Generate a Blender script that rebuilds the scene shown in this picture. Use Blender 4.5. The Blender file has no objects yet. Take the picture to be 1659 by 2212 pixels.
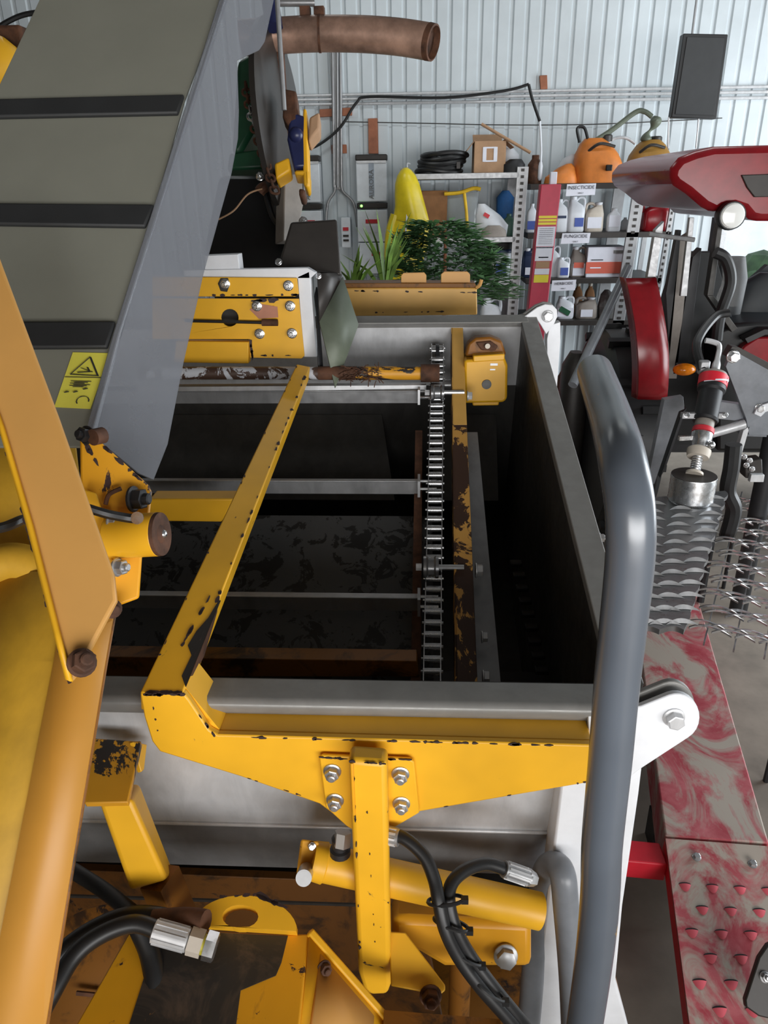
import bpy, bmesh, math, random
from mathutils import Vector as V3, Matrix, Quaternion
from mathutils.geometry import tessellate_polygon
random.seed(7)
scene = bpy.context.scene
COL = scene.collection
# ------------------------------------------------------------------ camera
F_PX, W_PX, H_PX = 1600.0, 1659.0, 2212.0
CAM = V3((0, 0, 2.3))
_yaw, _pit, _rol = math.radians(3), math.radians(23.5), math.radians(.9)
FW = V3((-math.sin(_yaw)*math.cos(_pit), math.cos(_yaw)*math.cos(_pit), -math.sin(_pit)))
_r0 = V3((math.cos(_yaw), math.sin(_yaw), 0)); _u0 = _r0.cross(FW)
RT = _r0*math.cos(_rol) - _u0*math.sin(_rol)
UP = _u0*math.cos(_rol) + _r0*math.sin(_rol)
cd = bpy.data.cameras.new('camera'); cam = bpy.data.objects.new('camera', cd); COL.objects.link(cam)
cam.matrix_world = Matrix(((RT.x, UP.x, -FW.x, CAM.x), (RT.y, UP.y, -FW.y, CAM.y), (RT.z, UP.z, -FW.z, CAM.z), (0, 0, 0, 1)))
cd.sensor_fit = 'VERTICAL'; cd.sensor_height = 36.0; cd.lens = 36.0*F_PX/H_PX; cd.clip_start = .02
scene.camera = cam
# ------------------------------------------------------------------ world, light, exposure
w = bpy.data.worlds.new('world'); scene.world = w; w.use_nodes = True
bg = w.node_tree.nodes['Background']; bg.inputs[0].default_value = (.80, .90, 1, 1); bg.inputs[1].default_value = 1.3
def area(name, loc, to, sx, sy, e, col=(1, 1, 1)):
    d = bpy.data.lights.new(name, 'AREA'); d.shape = 'RECTANGLE'; d.size = sx; d.size_y = sy; d.energy = e; d.color = col
    o = bpy.data.objects.new(name, d); COL.objects.link(o); o.location = loc
    o.rotation_euler = (V3(to)-V3(loc)).to_track_quat('-Z', 'Y').to_euler(); return o
area('daylight_open_front', (1.6, -3.6, 1.55), (.3, 4, 1.5), 6.5, 1.9, 340, (1, .98, .96))
area('daylight_side_door', (5.2, 4.4, 2.0), (0, 6.0, 1.9), 3.4, 3.0, 240, (.90, .96, 1))
vs = scene.view_settings; vs.view_transform = 'Standard'; vs.look = 'None'; vs.gamma = 1; vs.use_curve_mapping = False; vs.exposure = 0.06

# ------------------------------------------------------------------ pixel -> place helpers
X, Y, Z = V3((1, 0, 0)), V3((0, 1, 0)), V3((0, 0, 1))
def ray(x, y): return FW + RT*((x-W_PX/2)/F_PX) - UP*((y-H_PX/2)/F_PX)
def pz(x, y, z): return CAM + ray(x, y)*z
def hit(x, y, pl):
    p, n = pl; d = ray(x, y); return CAM + d*((p-CAM).dot(n)/d.dot(n))
def VY(y): return (V3((0, y, 0)), Y)
def VX(x): return (V3((x, 0, 0)), X)
def HZ(z): return (V3((0, 0, z)), Z)
def PL3(a, b, c): return (a, (b-a).cross(c-a).normalized())
# hopper frame: its rim plane rises 14.8 degrees towards the back wall
HO = V3((0, .925, 1.62)); _a = math.radians(14.8)
HV = V3((0, math.cos(_a), math.sin(_a))); HN = V3((0, -math.sin(_a), math.cos(_a)))
def hp(u, v, n): return HO + X*u + HV*v + HN*n
def HNp(n): return (hp(0, 0, n), HN)
def HVp(v): return (hp(0, v, 0), HV)
# conveyor frame
CP = V3((0, 2.1, 1.879)); CD = V3((0, -.89, -.435)).normalized(); CN = V3((0, CD.z, -CD.y)); CN = CN if CN.z > 0 else -CN
def cp(u, t, n): return CP + X*u + CD*t + CN*n
def CPp(n): return (cp(0, 0, n), CN)

# ------------------------------------------------------------------ materials
def S(r, g, b):
    f = lambda c: (c/255/12.92) if c/255 <= .04045 else ((c/255+.055)/1.055)**2.4
    return (f(r), f(g), f(b), 1)
MATS = {}
def nodes(name):
    m = bpy.data.materials.new(name); m.use_nodes = True; nt = m.node_tree
    return m, nt, nt.nodes['Principled BSDF']
def noise(nt, scale, detail=5, rough=.6, dist=0, stretch=None):
    tc = nt.nodes.new('ShaderNodeTexCoord'); n = nt.nodes.new('ShaderNodeTexNoise')
    n.inputs['Scale'].default_value = scale; n.inputs['Detail'].default_value = detail
    n.inputs['Roughness'].default_value = rough; n.inputs['Distortion'].default_value = dist
    if stretch:
        mp = nt.nodes.new('ShaderNodeMapping'); mp.inputs['Scale'].default_value = stretch
        nt.links.new(tc.outputs['Object'], mp.inputs[0]); nt.links.new(mp.outputs[0], n.inputs['Vector'])
    else: nt.links.new(tc.outputs['Object'], n.inputs['Vector'])
    return n.outputs['Fac']
def ramp(nt, src, a, b, ca=(0, 0, 0, 1), cb=(1, 1, 1, 1)):
    r = nt.nodes.new('ShaderNodeValToRGB'); e = r.color_ramp.elements
    e[0].position = a; e[0].color = ca; e[1].position = b; e[1].color = cb
    nt.links.new(src, r.inputs[0]); return r.outputs[0]
def mix(nt, fac, a, b):
    m = nt.nodes.new('ShaderNodeMix'); m.data_type = 'RGBA'
    nt.links.new(fac, m.inputs[0])
    for k, v in ((6, a), (7, b)):
        if isinstance(v, tuple): m.inputs[k].default_value = v
        else: nt.links.new(v, m.inputs[k])
    return m.outputs[2]
def bump(nt, bs, src, s=.2, d=.002):
    b = nt.nodes.new('ShaderNodeBump'); b.inputs['Strength'].default_value = s; b.inputs['Distance'].default_value = d
    nt.links.new(src, b.inputs['Height']); nt.links.new(b.outputs[0], bs.inputs['Normal'])
def plain(name, c, rough=.5, metal=0, var=.12, scale=12, bmp=0, spec=None):
    m, nt, bs = nodes(name)
    n = noise(nt, scale)
    d = tuple(max(0, x*(1-var*2)) for x in c[:3])+(1,); l = tuple(min(1, x*(1+var)) for x in c[:3])+(1,)
    nt.links.new(ramp(nt, n, .3, .7, d, l), bs.inputs['Base Color'])
    bs.inputs['Roughness'].default_value = rough; bs.inputs['Metallic'].default_value = metal
    if spec is not None: bs.inputs['Specular IOR Level'].default_value = spec
    if bmp: bump(nt, bs, n, bmp)
    MATS[name] = m; return m
def paint(name, base, chip, thr, scale, rough=.42, dirt=None, dirt_thr=.62, dist=1.5, stretch=None):
    m, nt, bs = nodes(name)
    low = noise(nt, 5, 3)
    d = tuple(x*.82 for x in base[:3])+(1,)
    c = ramp(nt, low, .35, .65, d, base)
    if dirt:
        dn = noise(nt, 9, 6, .7, .6); c = mix(nt, ramp(nt, dn, dirt_thr, dirt_thr+.12), c, dirt)
    n = noise(nt, scale, 8, .68, dist, stretch)
    f = ramp(nt, n, thr, thr+.012)
    nt.links.new(mix(nt, f, c, chip), bs.inputs['Base Color'])
    bs.inputs['Roughness'].default_value = rough
    b = nt.nodes.new('ShaderNodeBump'); b.inputs['Strength'].default_value = .25; b.inputs['Distance'].default_value = .001; b.invert = True
    nt.links.new(f, b.inputs['Height']); nt.links.new(b.outputs[0], bs.inputs['Normal'])
    MATS[name] = m; return m
def galv(name, c=.55, rough=.42, metal=.75, lo=.75, stretch=(3, 3, 1.2), tint=(1, 1.01, 1.03)):
    m, nt, bs = nodes(name)
    n = noise(nt, 6, 8, .65, .4, stretch)
    a = tuple(c*lo*t for t in tint)+(1,); b = tuple(c*t for t in tint)+(1,)
    nt.links.new(ramp(nt, n, .3, .68, a, b), bs.inputs['Base Color'])
    r = ramp(nt, noise(nt, 40, 3), .2, .8, (rough-.1,)*3+(1,), (rough+.12,)*3+(1,))
    nt.links.new(r, bs.inputs['Roughness']); bs.inputs['Metallic'].default_value = metal
    MATS[name] = m; return m
YEL = S(246, 184, 38); CHIP = S(62, 44, 42)
yel = paint('yellow_paint', YEL, CHIP, .685, 14)
yel_clean = paint('yellow_paint_clean', YEL, CHIP, .76, 9)
yel_worn = paint('yellow_paint_worn', S(238, 168, 30), CHIP, .60, 9, dirt=S(150, 100, 40))
yel_rust = paint('yellow_paint_rusted', S(226, 170, 84), S(66, 42, 28), .47, 11, .6, dist=.9, stretch=(1.6, 1, 1))
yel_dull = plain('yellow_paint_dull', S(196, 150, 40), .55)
yel_beam = paint('yellow_paint_pale', S(244, 190, 98), CHIP, .74, 9)  # paler yellow for the rear beam and upper guide rail
yel_tan = plain('yellow_paint_tan', S(210, 156, 84), .5, var=.05, scale=4)  # tan yellow; the flat bar's shade is put into it
yel_col = plain('column_yellow_shaded', S(196, 138, 52), .45, var=.06, scale=4)  # darker than the frame paint: the column's shade is put into it
yel_dark = paint('yellow_paint_grimy_shaded', S(140, 88, 20), S(44, 28, 18), .64, 7, .55, dirt=S(62, 38, 14), dirt_thr=.5)  # dirt, plus shade of low parts and tops put into the colour
yel_grease = paint('yellow_paint_grease', S(225, 160, 40), S(48, 43, 40), .50, 5, .5, dist=1.0)
blackworn = paint('black_worn_top', S(52, 48, 44), S(120, 84, 40), .60, 6, .5, dirt=S(84, 70, 58), dirt_thr=.52)
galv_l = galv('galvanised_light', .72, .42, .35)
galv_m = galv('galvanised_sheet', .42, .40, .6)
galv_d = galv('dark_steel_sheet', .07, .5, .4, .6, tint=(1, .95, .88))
steel_rim = galv('dull_steel_rim', .29, .5, .25, .8, tint=(1, .98, .93))
alu = galv('slat_aluminium', .46, .38, .6, .7)
chrome = galv('bright_zinc', .75, .25, .95, .85)
zinc = galv('zinc_bolt', .55, .35, .8, .8)
bedm = paint('worn_black_bed', S(70, 71, 72), S(18, 18, 18), .535, 20, .55, dist=.6)
rustm = plain('brown_rust', S(92, 60, 42), .8, .1, .35, 25, .4)
pipe_rust = plain('exhaust_rust', S(176, 142, 124), .36, .35, .3, 9)
beltm = plain('belt_grey', S(122, 122, 111), .7, var=.04, scale=5)
cleatm = plain('cleat_black', S(40, 41, 42), .6, var=.1)
black = plain('black_plastic', S(27, 27, 28), .45)
rubber = plain('black_rubber', S(30, 30, 31), .42, var=.2)
blacksteel = plain('black_steel', S(44, 44, 46), .5, .3)
dkgrey = plain('dark_grey_sheet', S(56, 52, 49), .45, .2)
olive = plain('olive_green_sheet', S(108, 116, 100), .5, .1)
green = plain('green_paint', S(40, 92, 64), .4)
blue = plain('navy_blue_paint', S(38, 44, 84), .35)
tubem = paint('grey_tube_paint', S(94, 101, 111), S(168, 134, 72), .655, 6, .27, dist=.5)
tubem.node_tree.nodes['Principled BSDF'].inputs['Specular IOR Level'].default_value = .9
tubed = plain('grey_tube_dark', S(128, 132, 138), .35)
white_p = plain('white_paint', S(228, 230, 234), .45, var=.05)
white_pl = plain('white_plastic', S(222, 226, 232), .45, var=.05)
cream_pl = plain('cream_plastic', S(206, 196, 182), .5, var=.06)
grey_pl = plain('grey_plastic', S(150, 142, 134), .5, var=.1)
navy_pl = plain('navy_plastic', S(36, 52, 84), .5)
red = plain('red_gloss', S(176, 28, 40), .28, var=.08)
red_d = plain('dark_red_gloss', S(136, 22, 30), .25, var=.1)
red_b = plain('bright_red', S(226, 40, 58), .45, var=.06)
pinkred = plain('column_red', S(196, 52, 78), .45, var=.06)
runm, _nt, _bs = nodes('dusty_red_runway'); MATS['dusty_red_runway'] = runm
_n1 = noise(_nt, 3.2, 9, .66, 1.6, (1.5, .8, 1)); _n2 = noise(_nt, 11, 6, .6, .5)
_c1 = mix(_nt, ramp(_nt, _n2, .35, .7), S(168, 50, 64), S(196, 104, 110))
_nt.links.new(mix(_nt, ramp(_nt, _n1, .43, .56), _c1, S(178, 166, 154)), _bs.inputs['Base Color']); _bs.inputs['Roughness'].default_value = .6
conc = plain('concrete', S(146, 136, 124), .8, var=.18, scale=3, bmp=.1)
wallm = plain('white_wall_metal', S(206, 214, 218), .5, var=.05, scale=2)
roofm = plain('ceiling_metal', S(84, 82, 80), .6, var=.05)
wood = plain('brown_wood', S(166, 104, 76), .7, var=.15)
cardb = plain('cardboard', S(176, 140, 108), .8, var=.08)
cardd = plain('brown_cardboard_dark', S(140, 98, 62), .8, var=.12)
greyplast = plain('inverter_grey', S(234, 240, 246), .4, var=.04)
stripe = plain('inverter_stripe', S(168, 180, 194), .4)
yelcoat = plain('yellow_raincoat', S(232, 208, 40), .35, var=.12, scale=6)
yelstrap = plain('yellow_strap', S(226, 184, 40), .5)
orange = plain('orange_plastic', S(218, 128, 52), .5, var=.1)
amber = plain('amber_lens', S(238, 132, 20), .15, var=.2, scale=30)
ochre = plain('ochre_plastic', S(168, 124, 52), .55, var=.12)
leaf = plain('conifer_leaf', S(112, 160, 104), .6, var=.4, scale=9)
blade = plain('grass_blade', S(112, 148, 60), .5, var=.25)
paper = plain('white_paper', S(228, 230, 240), .6, var=.03)
ink = plain('dark_ink', S(40, 42, 52), .6)
lblred = plain('label_red', S(206, 48, 60), .5, var=.03)
lblorange = plain('label_orange', S(214, 104, 84), .5, var=.03)
lblblue = plain('label_blue', S(70, 92, 168), .5, var=.05)
lblyel = plain('label_yellow', S(236, 220, 60), .5, var=.03)
warny = plain('warning_yellow', S(222, 214, 84), .5, var=.05)
bluerag = plain('blue_rag', S(58, 120, 190), .6)
greenb = plain('dark_green_plastic', S(38, 72, 58), .5)
greyclutter = plain('grey_clutter', S(128, 128, 126), .7, var=.3, scale=9)
tread = galv('tread_steel', .30, .32, .8, .8)
lug = galv('polished_lug', .8, .2, .9, .85)
treegr = plain('tree_green', S(70, 96, 62), .8, var=.3, scale=3)
def glassy(name, c, alpha, rough=.1):
    m, nt, bs = nodes(name); bs.inputs['Base Color'].default_value = c; bs.inputs['Roughness'].default_value = rough
    n = noise(nt, 7, 4); r = ramp(nt, n, .3, .7, (max(0, alpha-.05),)*3+(1,), (min(1, alpha+.05),)*3+(1,))
    nt.links.new(r, bs.inputs['Alpha']); MATS[name] = m; return m
guardm = glassy('translucent_guard', S(124, 127, 134), .64, .25)
glassm = glassy('cab_glass', S(60, 70, 76), .08, .03)
clearm = glassy('clear_vinyl', S(170, 176, 178), .60, .1)
lampm, _nt, _bs = nodes('lamp_lens'); _bs.inputs['Base Color'].default_value = S(240, 240, 236); _bs.inputs['Roughness'].default_value = .1
ledm, _nt, _bs = nodes('green_led'); _bs.inputs['Emission Color'].default_value = (.2, 1, .1, 1); _bs.inputs['Emission Strength'].default_value = 3

# ------------------------------------------------------------------ object helpers
BASE = {}
def tag(o, label, cat, group=None, kind=None):
    o['label'] = label; o['category'] = cat
    if group: o['group'] = group
    if kind: o['kind'] = kind
    return o
def thing(name, label, cat, base, group=None):
    o = bpy.data.objects.new(name, None); o.empty_display_size = .05; COL.objects.link(o)
    o.location = base; BASE[o.name] = V3(base); return tag(o, label, cat, group)
class B:
    def __init__(s): s.v = []; s.f = []
    def add(s, vs, fs):
        k = len(s.v); s.v += [V3(p) for p in vs]; s.f += [[i+k for i in f] for f in fs]; return s
    def box(s, c, sz, rot=None):
        c = V3(c); pts = []
        for i in (-1, 1):
            for j in (-1, 1):
                for k in (-1, 1):
                    p = V3((i*sz[0]/2, j*sz[1]/2, k*sz[2]/2)); pts.append(c + (rot @ p if rot else p))
        return s.add(pts, [(0, 1, 3, 2), (4, 6, 7, 5), (0, 4, 5, 1), (2, 3, 7, 6), (0, 2, 6, 4), (1, 5, 7, 3)])
    def hexa(s, a, b):  # two quads (each four points in order) joined into a solid
        return s.add(list(a)+list(b), [(0, 1, 2, 3), (7, 6, 5, 4)]+[(i, (i+4), (i+1) % 4+4, (i+1) % 4) for i in range(4)])
    def bar(s, p0, p1, wd, ht, up=Z):
        d = (p1-p0).normalized(); sd = d.cross(up).normalized(); u = sd.cross(d)
        q = [sd*wd/2+u*ht/2, -sd*wd/2+u*ht/2, -sd*wd/2-u*ht/2, sd*wd/2-u*ht/2]
        return s.hexa([p0+k for k in q], [p1+k for k in q])
    def plate(s, pts, back, holes=()):
        loops = [list(pts)]+[list(h) for h in holes]
        tris = tessellate_polygon(loops); flat = [p for l in loops for p in l]; n = len(flat)
        fs = [tuple(t) for t in tris]+[tuple(i+n for i in reversed(t)) for t in tris]
        k = 0
        for l in loops:
            for i in range(len(l)):
                a, b = k+i, k+(i+1) % len(l); fs.append((a, b, b+n, a+n))
            k += len(l)
        return s.add(flat+[p+back for p in flat], fs)
    def prism(s, pts, back):  # ngon faces, bevels cleanly
        n = len(pts); return s.add(list(pts)+[p+back for p in pts], [tuple(range(n)), tuple(range(2*n-1, n-1, -1))]+[(i, i+n, (i+1) % n+n, (i+1) % n) for i in range(n)])
    def lathe(s, p0, ax, prof, n=20, cap=True):
        ax = V3(ax).normalized(); t = ax.orthogonal().normalized(); b = ax.cross(t); k = []
        for h, r in prof:
            k += [p0+ax*h+(t*math.cos(2*math.pi*i/n)+b*math.sin(2*math.pi*i/n))*max(r, 1e-5) for i in range(n)]
        fs = [(j*n+i, j*n+(i+1) % n, (j+1)*n+(i+1) % n, (j+1)*n+i) for j in range(len(prof)-1) for i in range(n)]
        if cap: fs += [tuple(reversed(range(n))), tuple(range((len(prof)-1)*n, len(prof)*n))]
        return s.add(k, fs)
    def cyl(s, p0, p1, r, r1=None, n=20): return s.lathe(p0, p1-p0, [(0, r), ((p1-p0).length, r if r1 is None else r1)], n)
    def tube(s, path, r, n=12, smooth=6, closed=False):
        P = [V3(p) for p in path]
        if smooth and len(P) > 2:
            Q = []
            for i in range(len(P)-1):
                a, b, c, d = P[max(i-1, 0)], P[i], P[i+1], P[min(i+2, len(P)-1)]
                for j in range(smooth):
                    t = j/smooth
                    Q.append(.5*((2*b)+(c-a)*t+(2*a-5*b+4*c-d)*t*t+(3*b-a-3*c+d)*t**3))
            P = Q+[P[-1]]
        k = []; up = None
        for i, p in enumerate(P):
            d = (P[min(i+1, len(P)-1)]-P[max(i-1, 0)]).normalized()
            up = d.orthogonal().normalized() if up is None else (up-d*up.dot(d)).normalized()
            b = d.cross(up); rr = r(i/(len(P)-1)) if callable(r) else r
            k += [p+(up*math.cos(2*math.pi*j/n)+b*math.sin(2*math.pi*j/n))*rr for j in range(n)]
        m = len(P)
        fs = [(j*n+i, j*n+(i+1) % n, (j+1)*n+(i+1) % n, (j+1)*n+i) for j in range(m-1) for i in range(n)]
        return s.add(k, fs+[tuple(reversed(range(n))), tuple(range((m-1)*n, m*n))])
    def loft(s, c, secs, n=20, e=4.0):  # stacked superellipses (z, half x, half y, [dx, dy])
        k = []
        for sc in secs:
            z, hx, hy = sc[:3]; dx, dy = (sc[3], sc[4]) if len(sc) > 3 else (0, 0)
            for i in range(n):
                t = 2*math.pi*i/n; ct, st = math.cos(t), math.sin(t)
                k.append(V3(c)+V3((dx+hx*math.copysign(abs(ct)**(2/e), ct), dy+hy*math.copysign(abs(st)**(2/e), st), z)))
        m = len(secs)
        fs = [(j*n+i, j*n+(i+1) % n, (j+1)*n+(i+1) % n, (j+1)*n+i) for j in range(m-1) for i in range(n)]
        return s.add(k, fs+[tuple(reversed(range(n))), tuple(range((m-1)*n, m*n))])
    def ball(s, c, r, n=14, m=8):
        r = r if hasattr(r, '__len__') else (r, r, r); k = []
        for j in range(m+1):
            a = math.pi*j/m
            k += [V3(c)+V3((r[0]*max(math.sin(a), 1e-4)*math.cos(2*math.pi*i/n), r[1]*max(math.sin(a), 1e-4)*math.sin(2*math.pi*i/n), -r[2]*math.cos(a))) for i in range(n)]
        fs = [(j*n+i, j*n+(i+1) % n, (j+1)*n+(i+1) % n, (j+1)*n+i) for j in range(m) for i in range(n)]
        return s.add(k, fs+[tuple(reversed(range(n))), tuple(range(m*n, (m+1)*n))])
    def mesh(s, name, base, m, angle=35):
        me = bpy.data.meshes.new(name); me.from_pydata([p-base for p in s.v], [], s.f)
        bm = bmesh.new(); bm.from_mesh(me); bmesh.ops.recalc_face_normals(bm, faces=bm.faces); bm.to_mesh(me); bm.free()
        me.polygons.foreach_set('use_smooth', [True]*len(me.polygons)); me.set_sharp_from_angle(angle=math.radians(angle))
        me.materials.append(m); return me
    def obj(s, name, m, parent=None, bevel=0, base=None, angle=35, seg=2):
        if parent is not None: bs = BASE[parent.name]
        else:
            if base is None:
                xs = [p.x for p in s.v]; ys = [p.y for p in s.v]; zs = [p.z for p in s.v]
                base = V3(((min(xs)+max(xs))/2, (min(ys)+max(ys))/2, min(zs)))
            bs = V3(base)
        o = bpy.data.objects.new(name, s.mesh(name, bs, m, angle)); COL.objects.link(o); BASE[o.name] = bs
        if parent is not None: o.parent = parent
        else: o.location = bs
        if bevel:
            md = o.modifiers.new('bevel', 'BEVEL'); md.width = bevel; md.segments = seg; md.limit_method = 'ANGLE'; md.angle_limit = math.radians(40); md.harden_normals = False
        return o
def struct(name, b, m, **k):
    o = b.obj(name, m, **k); o['kind'] = 'structure'; return o
def inst(name, src, parent, offset=None, mat=None):
    o = bpy.data.objects.new(name, src.data); COL.objects.link(o); o.parent = parent; BASE[o.name] = BASE[parent.name]
    if mat is not None: o.matrix_local = mat
    elif offset is not None: o.location = offset
    return o
def pp(px, pl): return [hit(x, y, pl) for x, y in px]
def away(pl):  # unit normal of the plane pointing away from the camera
    p, n = pl; n = n.normalized(); return n if (p-CAM).dot(n) > 0 else -n
def pplate(name, px, pl, t, m, parent=None, holes=(), bevel=.0015, shift=0):
    a = away(pl); q = [p+a*shift for p in pp(px, pl)]; hs = [[p+a*shift for p in pp(h, pl)] for h in holes]
    b = B(); (b.plate(q, a*t, hs) if hs else b.prism(q, a*t)); return b.obj(name, m, parent, bevel)
def circ_px(x, y, rx, ry=None, n=20): return [(x+rx*math.cos(2*math.pi*i/n), y+(ry or rx)*math.sin(2*math.pi*i/n)) for i in range(n)]
def bolt_b(p, n, r, stud=True, h=None):
    """flange washer, hex nut and stud end standing on a surface at p, along n"""
    b = B(); n = n.normalized(); h = h or r*.9
    b.lathe(p, n, [(0, r*1.25), (r*.2, r*1.25), (r*.3, r*1.05)], 18)
    b.lathe(p+n*r*.25, n, [(0, r), (h, r), (h*1.08, r*.85)], 6)
    if stud: b.lathe(p+n*(r*.25+h), n, [(0, r*.55), (r*.55, r*.55), (r*.65, r*.4)], 12)
    return b
def bolt(p, n, r, parent, m=None, stud=True, name='bolt'): return bolt_b(p, n, r, stud).obj(name, m or zinc, parent, angle=25)
def text_b(s, c, right, up, size, ext=.0004):
    cu = bpy.data.curves.new('t', 'FONT'); cu.body = s; cu.align_x = 'CENTER'; cu.align_y = 'CENTER'; cu.size = size; cu.extrude = ext; cu.resolution_u = 2
    o = bpy.data.objects.new('t', cu); me = bpy.data.meshes.new_from_object(o)
    nrm = right.cross(up); b = B()
    b.add([V3(c)+right*v.co.x+up*v.co.y+nrm*v.co.z for v in me.vertices], [tuple(p.vertices) for p in me.polygons])
    bpy.data.objects.remove(o); bpy.data.curves.remove(cu); bpy.data.meshes.remove(me); return b
def low(obj_pts): return V3((sum(p.x for p in obj_pts)/len(obj_pts), sum(p.y for p in obj_pts)/len(obj_pts), min(p.z for p in obj_pts)))

# ================================================================== THE BUILDING
b = B(); b.box((0, 2, -.1), (13, 14, .2)); struct('floor', b, conc)
def ribbed(x0, x1, z0, z1, y):
    b = B(); p = .1305; n0 = math.floor(x0/p); xs = []
    x = n0*p
    while x < x1:
        for dx, dy in ((0, 0), (.085, 0), (.097, .016), (.118, .016), (.1303, 0)):
            if x0 <= x+dx <= x1: xs.append((x+dx, dy))
        x += p
    xs = [(x0, 0)]+[q for q in xs if x0+.001 < q[0] < x1-.001]+[(x1, 0)]
    k = len(xs); vs = [V3((q, y+d, z0)) for q, d in xs]+[V3((q, y+d, z1)) for q, d in xs]
    vs += [V3((q, y+.04, z0)) for q, d in xs]+[V3((q, y+.04, z1)) for q, d in xs]
    fs = []
    for i in range(k-1): fs += [(i, i+1, k+i+1, k+i), (2*k+i, 3*k+i, 3*k+i+1, 2*k+i+1), (k+i, k+i+1, 3*k+i+1, 3*k+i)]
    return b.add(vs, fs)
WY = 7.5
DX0, DX1, DZ = 2.78, 5.0, 2.42
wb = ribbed(-5.6, DX0, 0, 5, WY); wb2 = ribbed(DX0, DX1, DZ, 5, WY); wb3 = ribbed(DX1, 5.6, 0, 5, WY)
for q in (wb2, wb3): wb.add(q.v, q.f)
struct('wall_back', wb, wallm, angle=10)
struct('wall_left', B().box((-5.65, 2, 2.5), (.1, 12, 5)), roofm)
b = B(); b.box((0, -3.95, 3.75), (11.4, .1, 2.5)); b.box((0, -3.95, .3), (11.4, .1, .6)); b.box((-3.65, -3.95, 1.55), (4.1, .1, 1.9)); b.box((5.25, -3.95, 1.55), (.9, .1, 1.9)); struct('wall_front', b, wallm)
b = B(); b.box((5.65, -.75, 2.5), (.1, 6.5, 5)); b.box((5.65, 7, 2.5), (.1, 1.9, 5)); b.box((5.65, 4.3, 4.45), (.1, 3.6, 1.1)); struct('wall_right', b, wallm)
struct('ceiling', B().box((0, 2, 5.05), (11.4, 12, .1)), roofm)
for lx in (-1.2, 1.6):  # added unseen lamps that brighten the inverters and back wall
    t = thing('fill_fixture', 'added twin tube fill lamp above the %s shelving, out of the picture' % ('left' if lx < 0 else 'right'), 'lamp', (lx, 5.0, 4.55), 'added fill lights on the ceiling')
    B().box((lx, 5.0, 4.66), (1.5, .2, .06)).obj('housing', wallm, t, .005)
    B().cyl(V3((lx, 5.0, 4.69)), V3((lx, 5.0, 5.0)), .01, n=8).obj('stem', galv_m, t)
    area('fill_lamp', (lx, 5.0, 4.6), (lx, 6.3, 0), 1.4, .18, 16, (.95, 1, 1))
# added unseen platform behind the camera, its panels shade the lower machine
op = thing('shade_platform', 'added unseen operator platform behind the camera, its panels shading the yellow machine', 'platform', (-.3, -.7, 0))
B().box((-.4, -.65, .74), (2.6, 1.0, .05)).obj('deck', MATS['dark_steel_sheet'], op)
B().box((-.4, -1.13, .71), (2.6, .04, 1.22)).obj('rear_panel', MATS['yellow_paint'], op, .005)
B().box((-1.2, -1.13, 1.8), (1.2, .06, 1.05)).obj('shade_wall', MATS['yellow_paint'], op, .005)
for q in (-1.6, .8): B().box((q, -.65, .36), (.1, .1, .72)).obj('leg', MATS['black_steel'], op)
b = B()
for q in ((DX0-.04, WY-.02, 0, DZ+.08), (DX1-.04, WY-.02, 0, DZ+.08)): b.box((q[0]+.04, q[1], DZ/2+.02), (.08, .06, DZ+.04))
b.box(((DX0+DX1)/2, WY-.02, DZ+.04), (DX1-DX0+.16, .06, .08)); struct('trim_1', b, galv_m)
# outside: gravel yard and hedge trees beyond the doorway
struct('ground_outside', B().box((4, 16, -.12), (26, 16, .2)), conc)
for i, (tx, ty, th, r) in enumerate(((3.9, 13.5, .75, .8), (5.9, 13.0, .9, .9), (7.6, 14.2, .8, .9), (4.9, 15.5, 1.0, 1.0))):
    t = thing('hedge_tree', ('round low tree outside the doorway, second from left', 'taller tree outside the doorway behind the tractor cab', 'tree outside the doorway furthest right', 'tree outside the doorway standing furthest back')[i], 'tree', (tx, ty, -.02), 'trees outside the doorway')
    b = B()
    for k in range(26):
        a = random.random()*6.28; q = random.random()
        b.ball((tx+math.cos(a)*r*.7*q, ty+math.sin(a)*r*.6*q, th*.45+random.random()*th*.6), .25+.2*random.random(), 7, 5)
    b.obj('foliage', treegr, t); B().cyl(V3((tx, ty, -.02)), V3((tx, ty, th*.6)), .1, .07, 8).obj('trunk', wood, t)

# ---- conduits and bits on the back wall
PW = VY(WY-.03)
t = thing('conduit_strut', 'grey vertical conduit bundle that forks above the inverters', 'conduit', low(pp([(725, 390), (735, 470)], PW)))
b = B(); b.box((hit(727, 250, PW)+hit(727, 250, PW))/2, (.075, .03, (hit(724, 60, PW)-hit(730, 395, PW)).z)); b.obj('channel', galv_m, t, .004)
for xs in ((718, 722), (728, 730), (735, 738)): B().cyl(hit(xs[0], 95, VY(WY-.06)), hit(xs[1], 405, VY(WY-.06)), .012, n=10).obj('conduit', galv_m, t)
for pts in ([(724, 400), (722, 415), (708, 440), (704, 490)], [(738, 400), (742, 415), (764, 440), (772, 490)]): B().tube(pp(pts, VY(WY-.06)), .013, 10).obj('conduit', galv_m, t)
for k, (y0, y1) in enumerate(((205, 187), (214, 199), (224, 212))):
    o = B().cyl(hit(640, y0+2, PW), hit(1850, y1-4, PW), .013, n=10).obj('wall_conduit', galv_l)
    tag(o, ('topmost of the three horizontal wall conduits', 'middle of the three horizontal wall conduits', 'lowest of the three horizontal wall conduits')[k], 'conduit', 'horizontal wall conduits')
tag(B().tube(pp([(735, 263), (900, 266), (1100, 270), (1300, 268), (1560, 255)], PW), .004, 6).obj('wall_wire', galv_d), 'thin wire strung across the ribbed wall below the conduits', 'wire')
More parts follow.
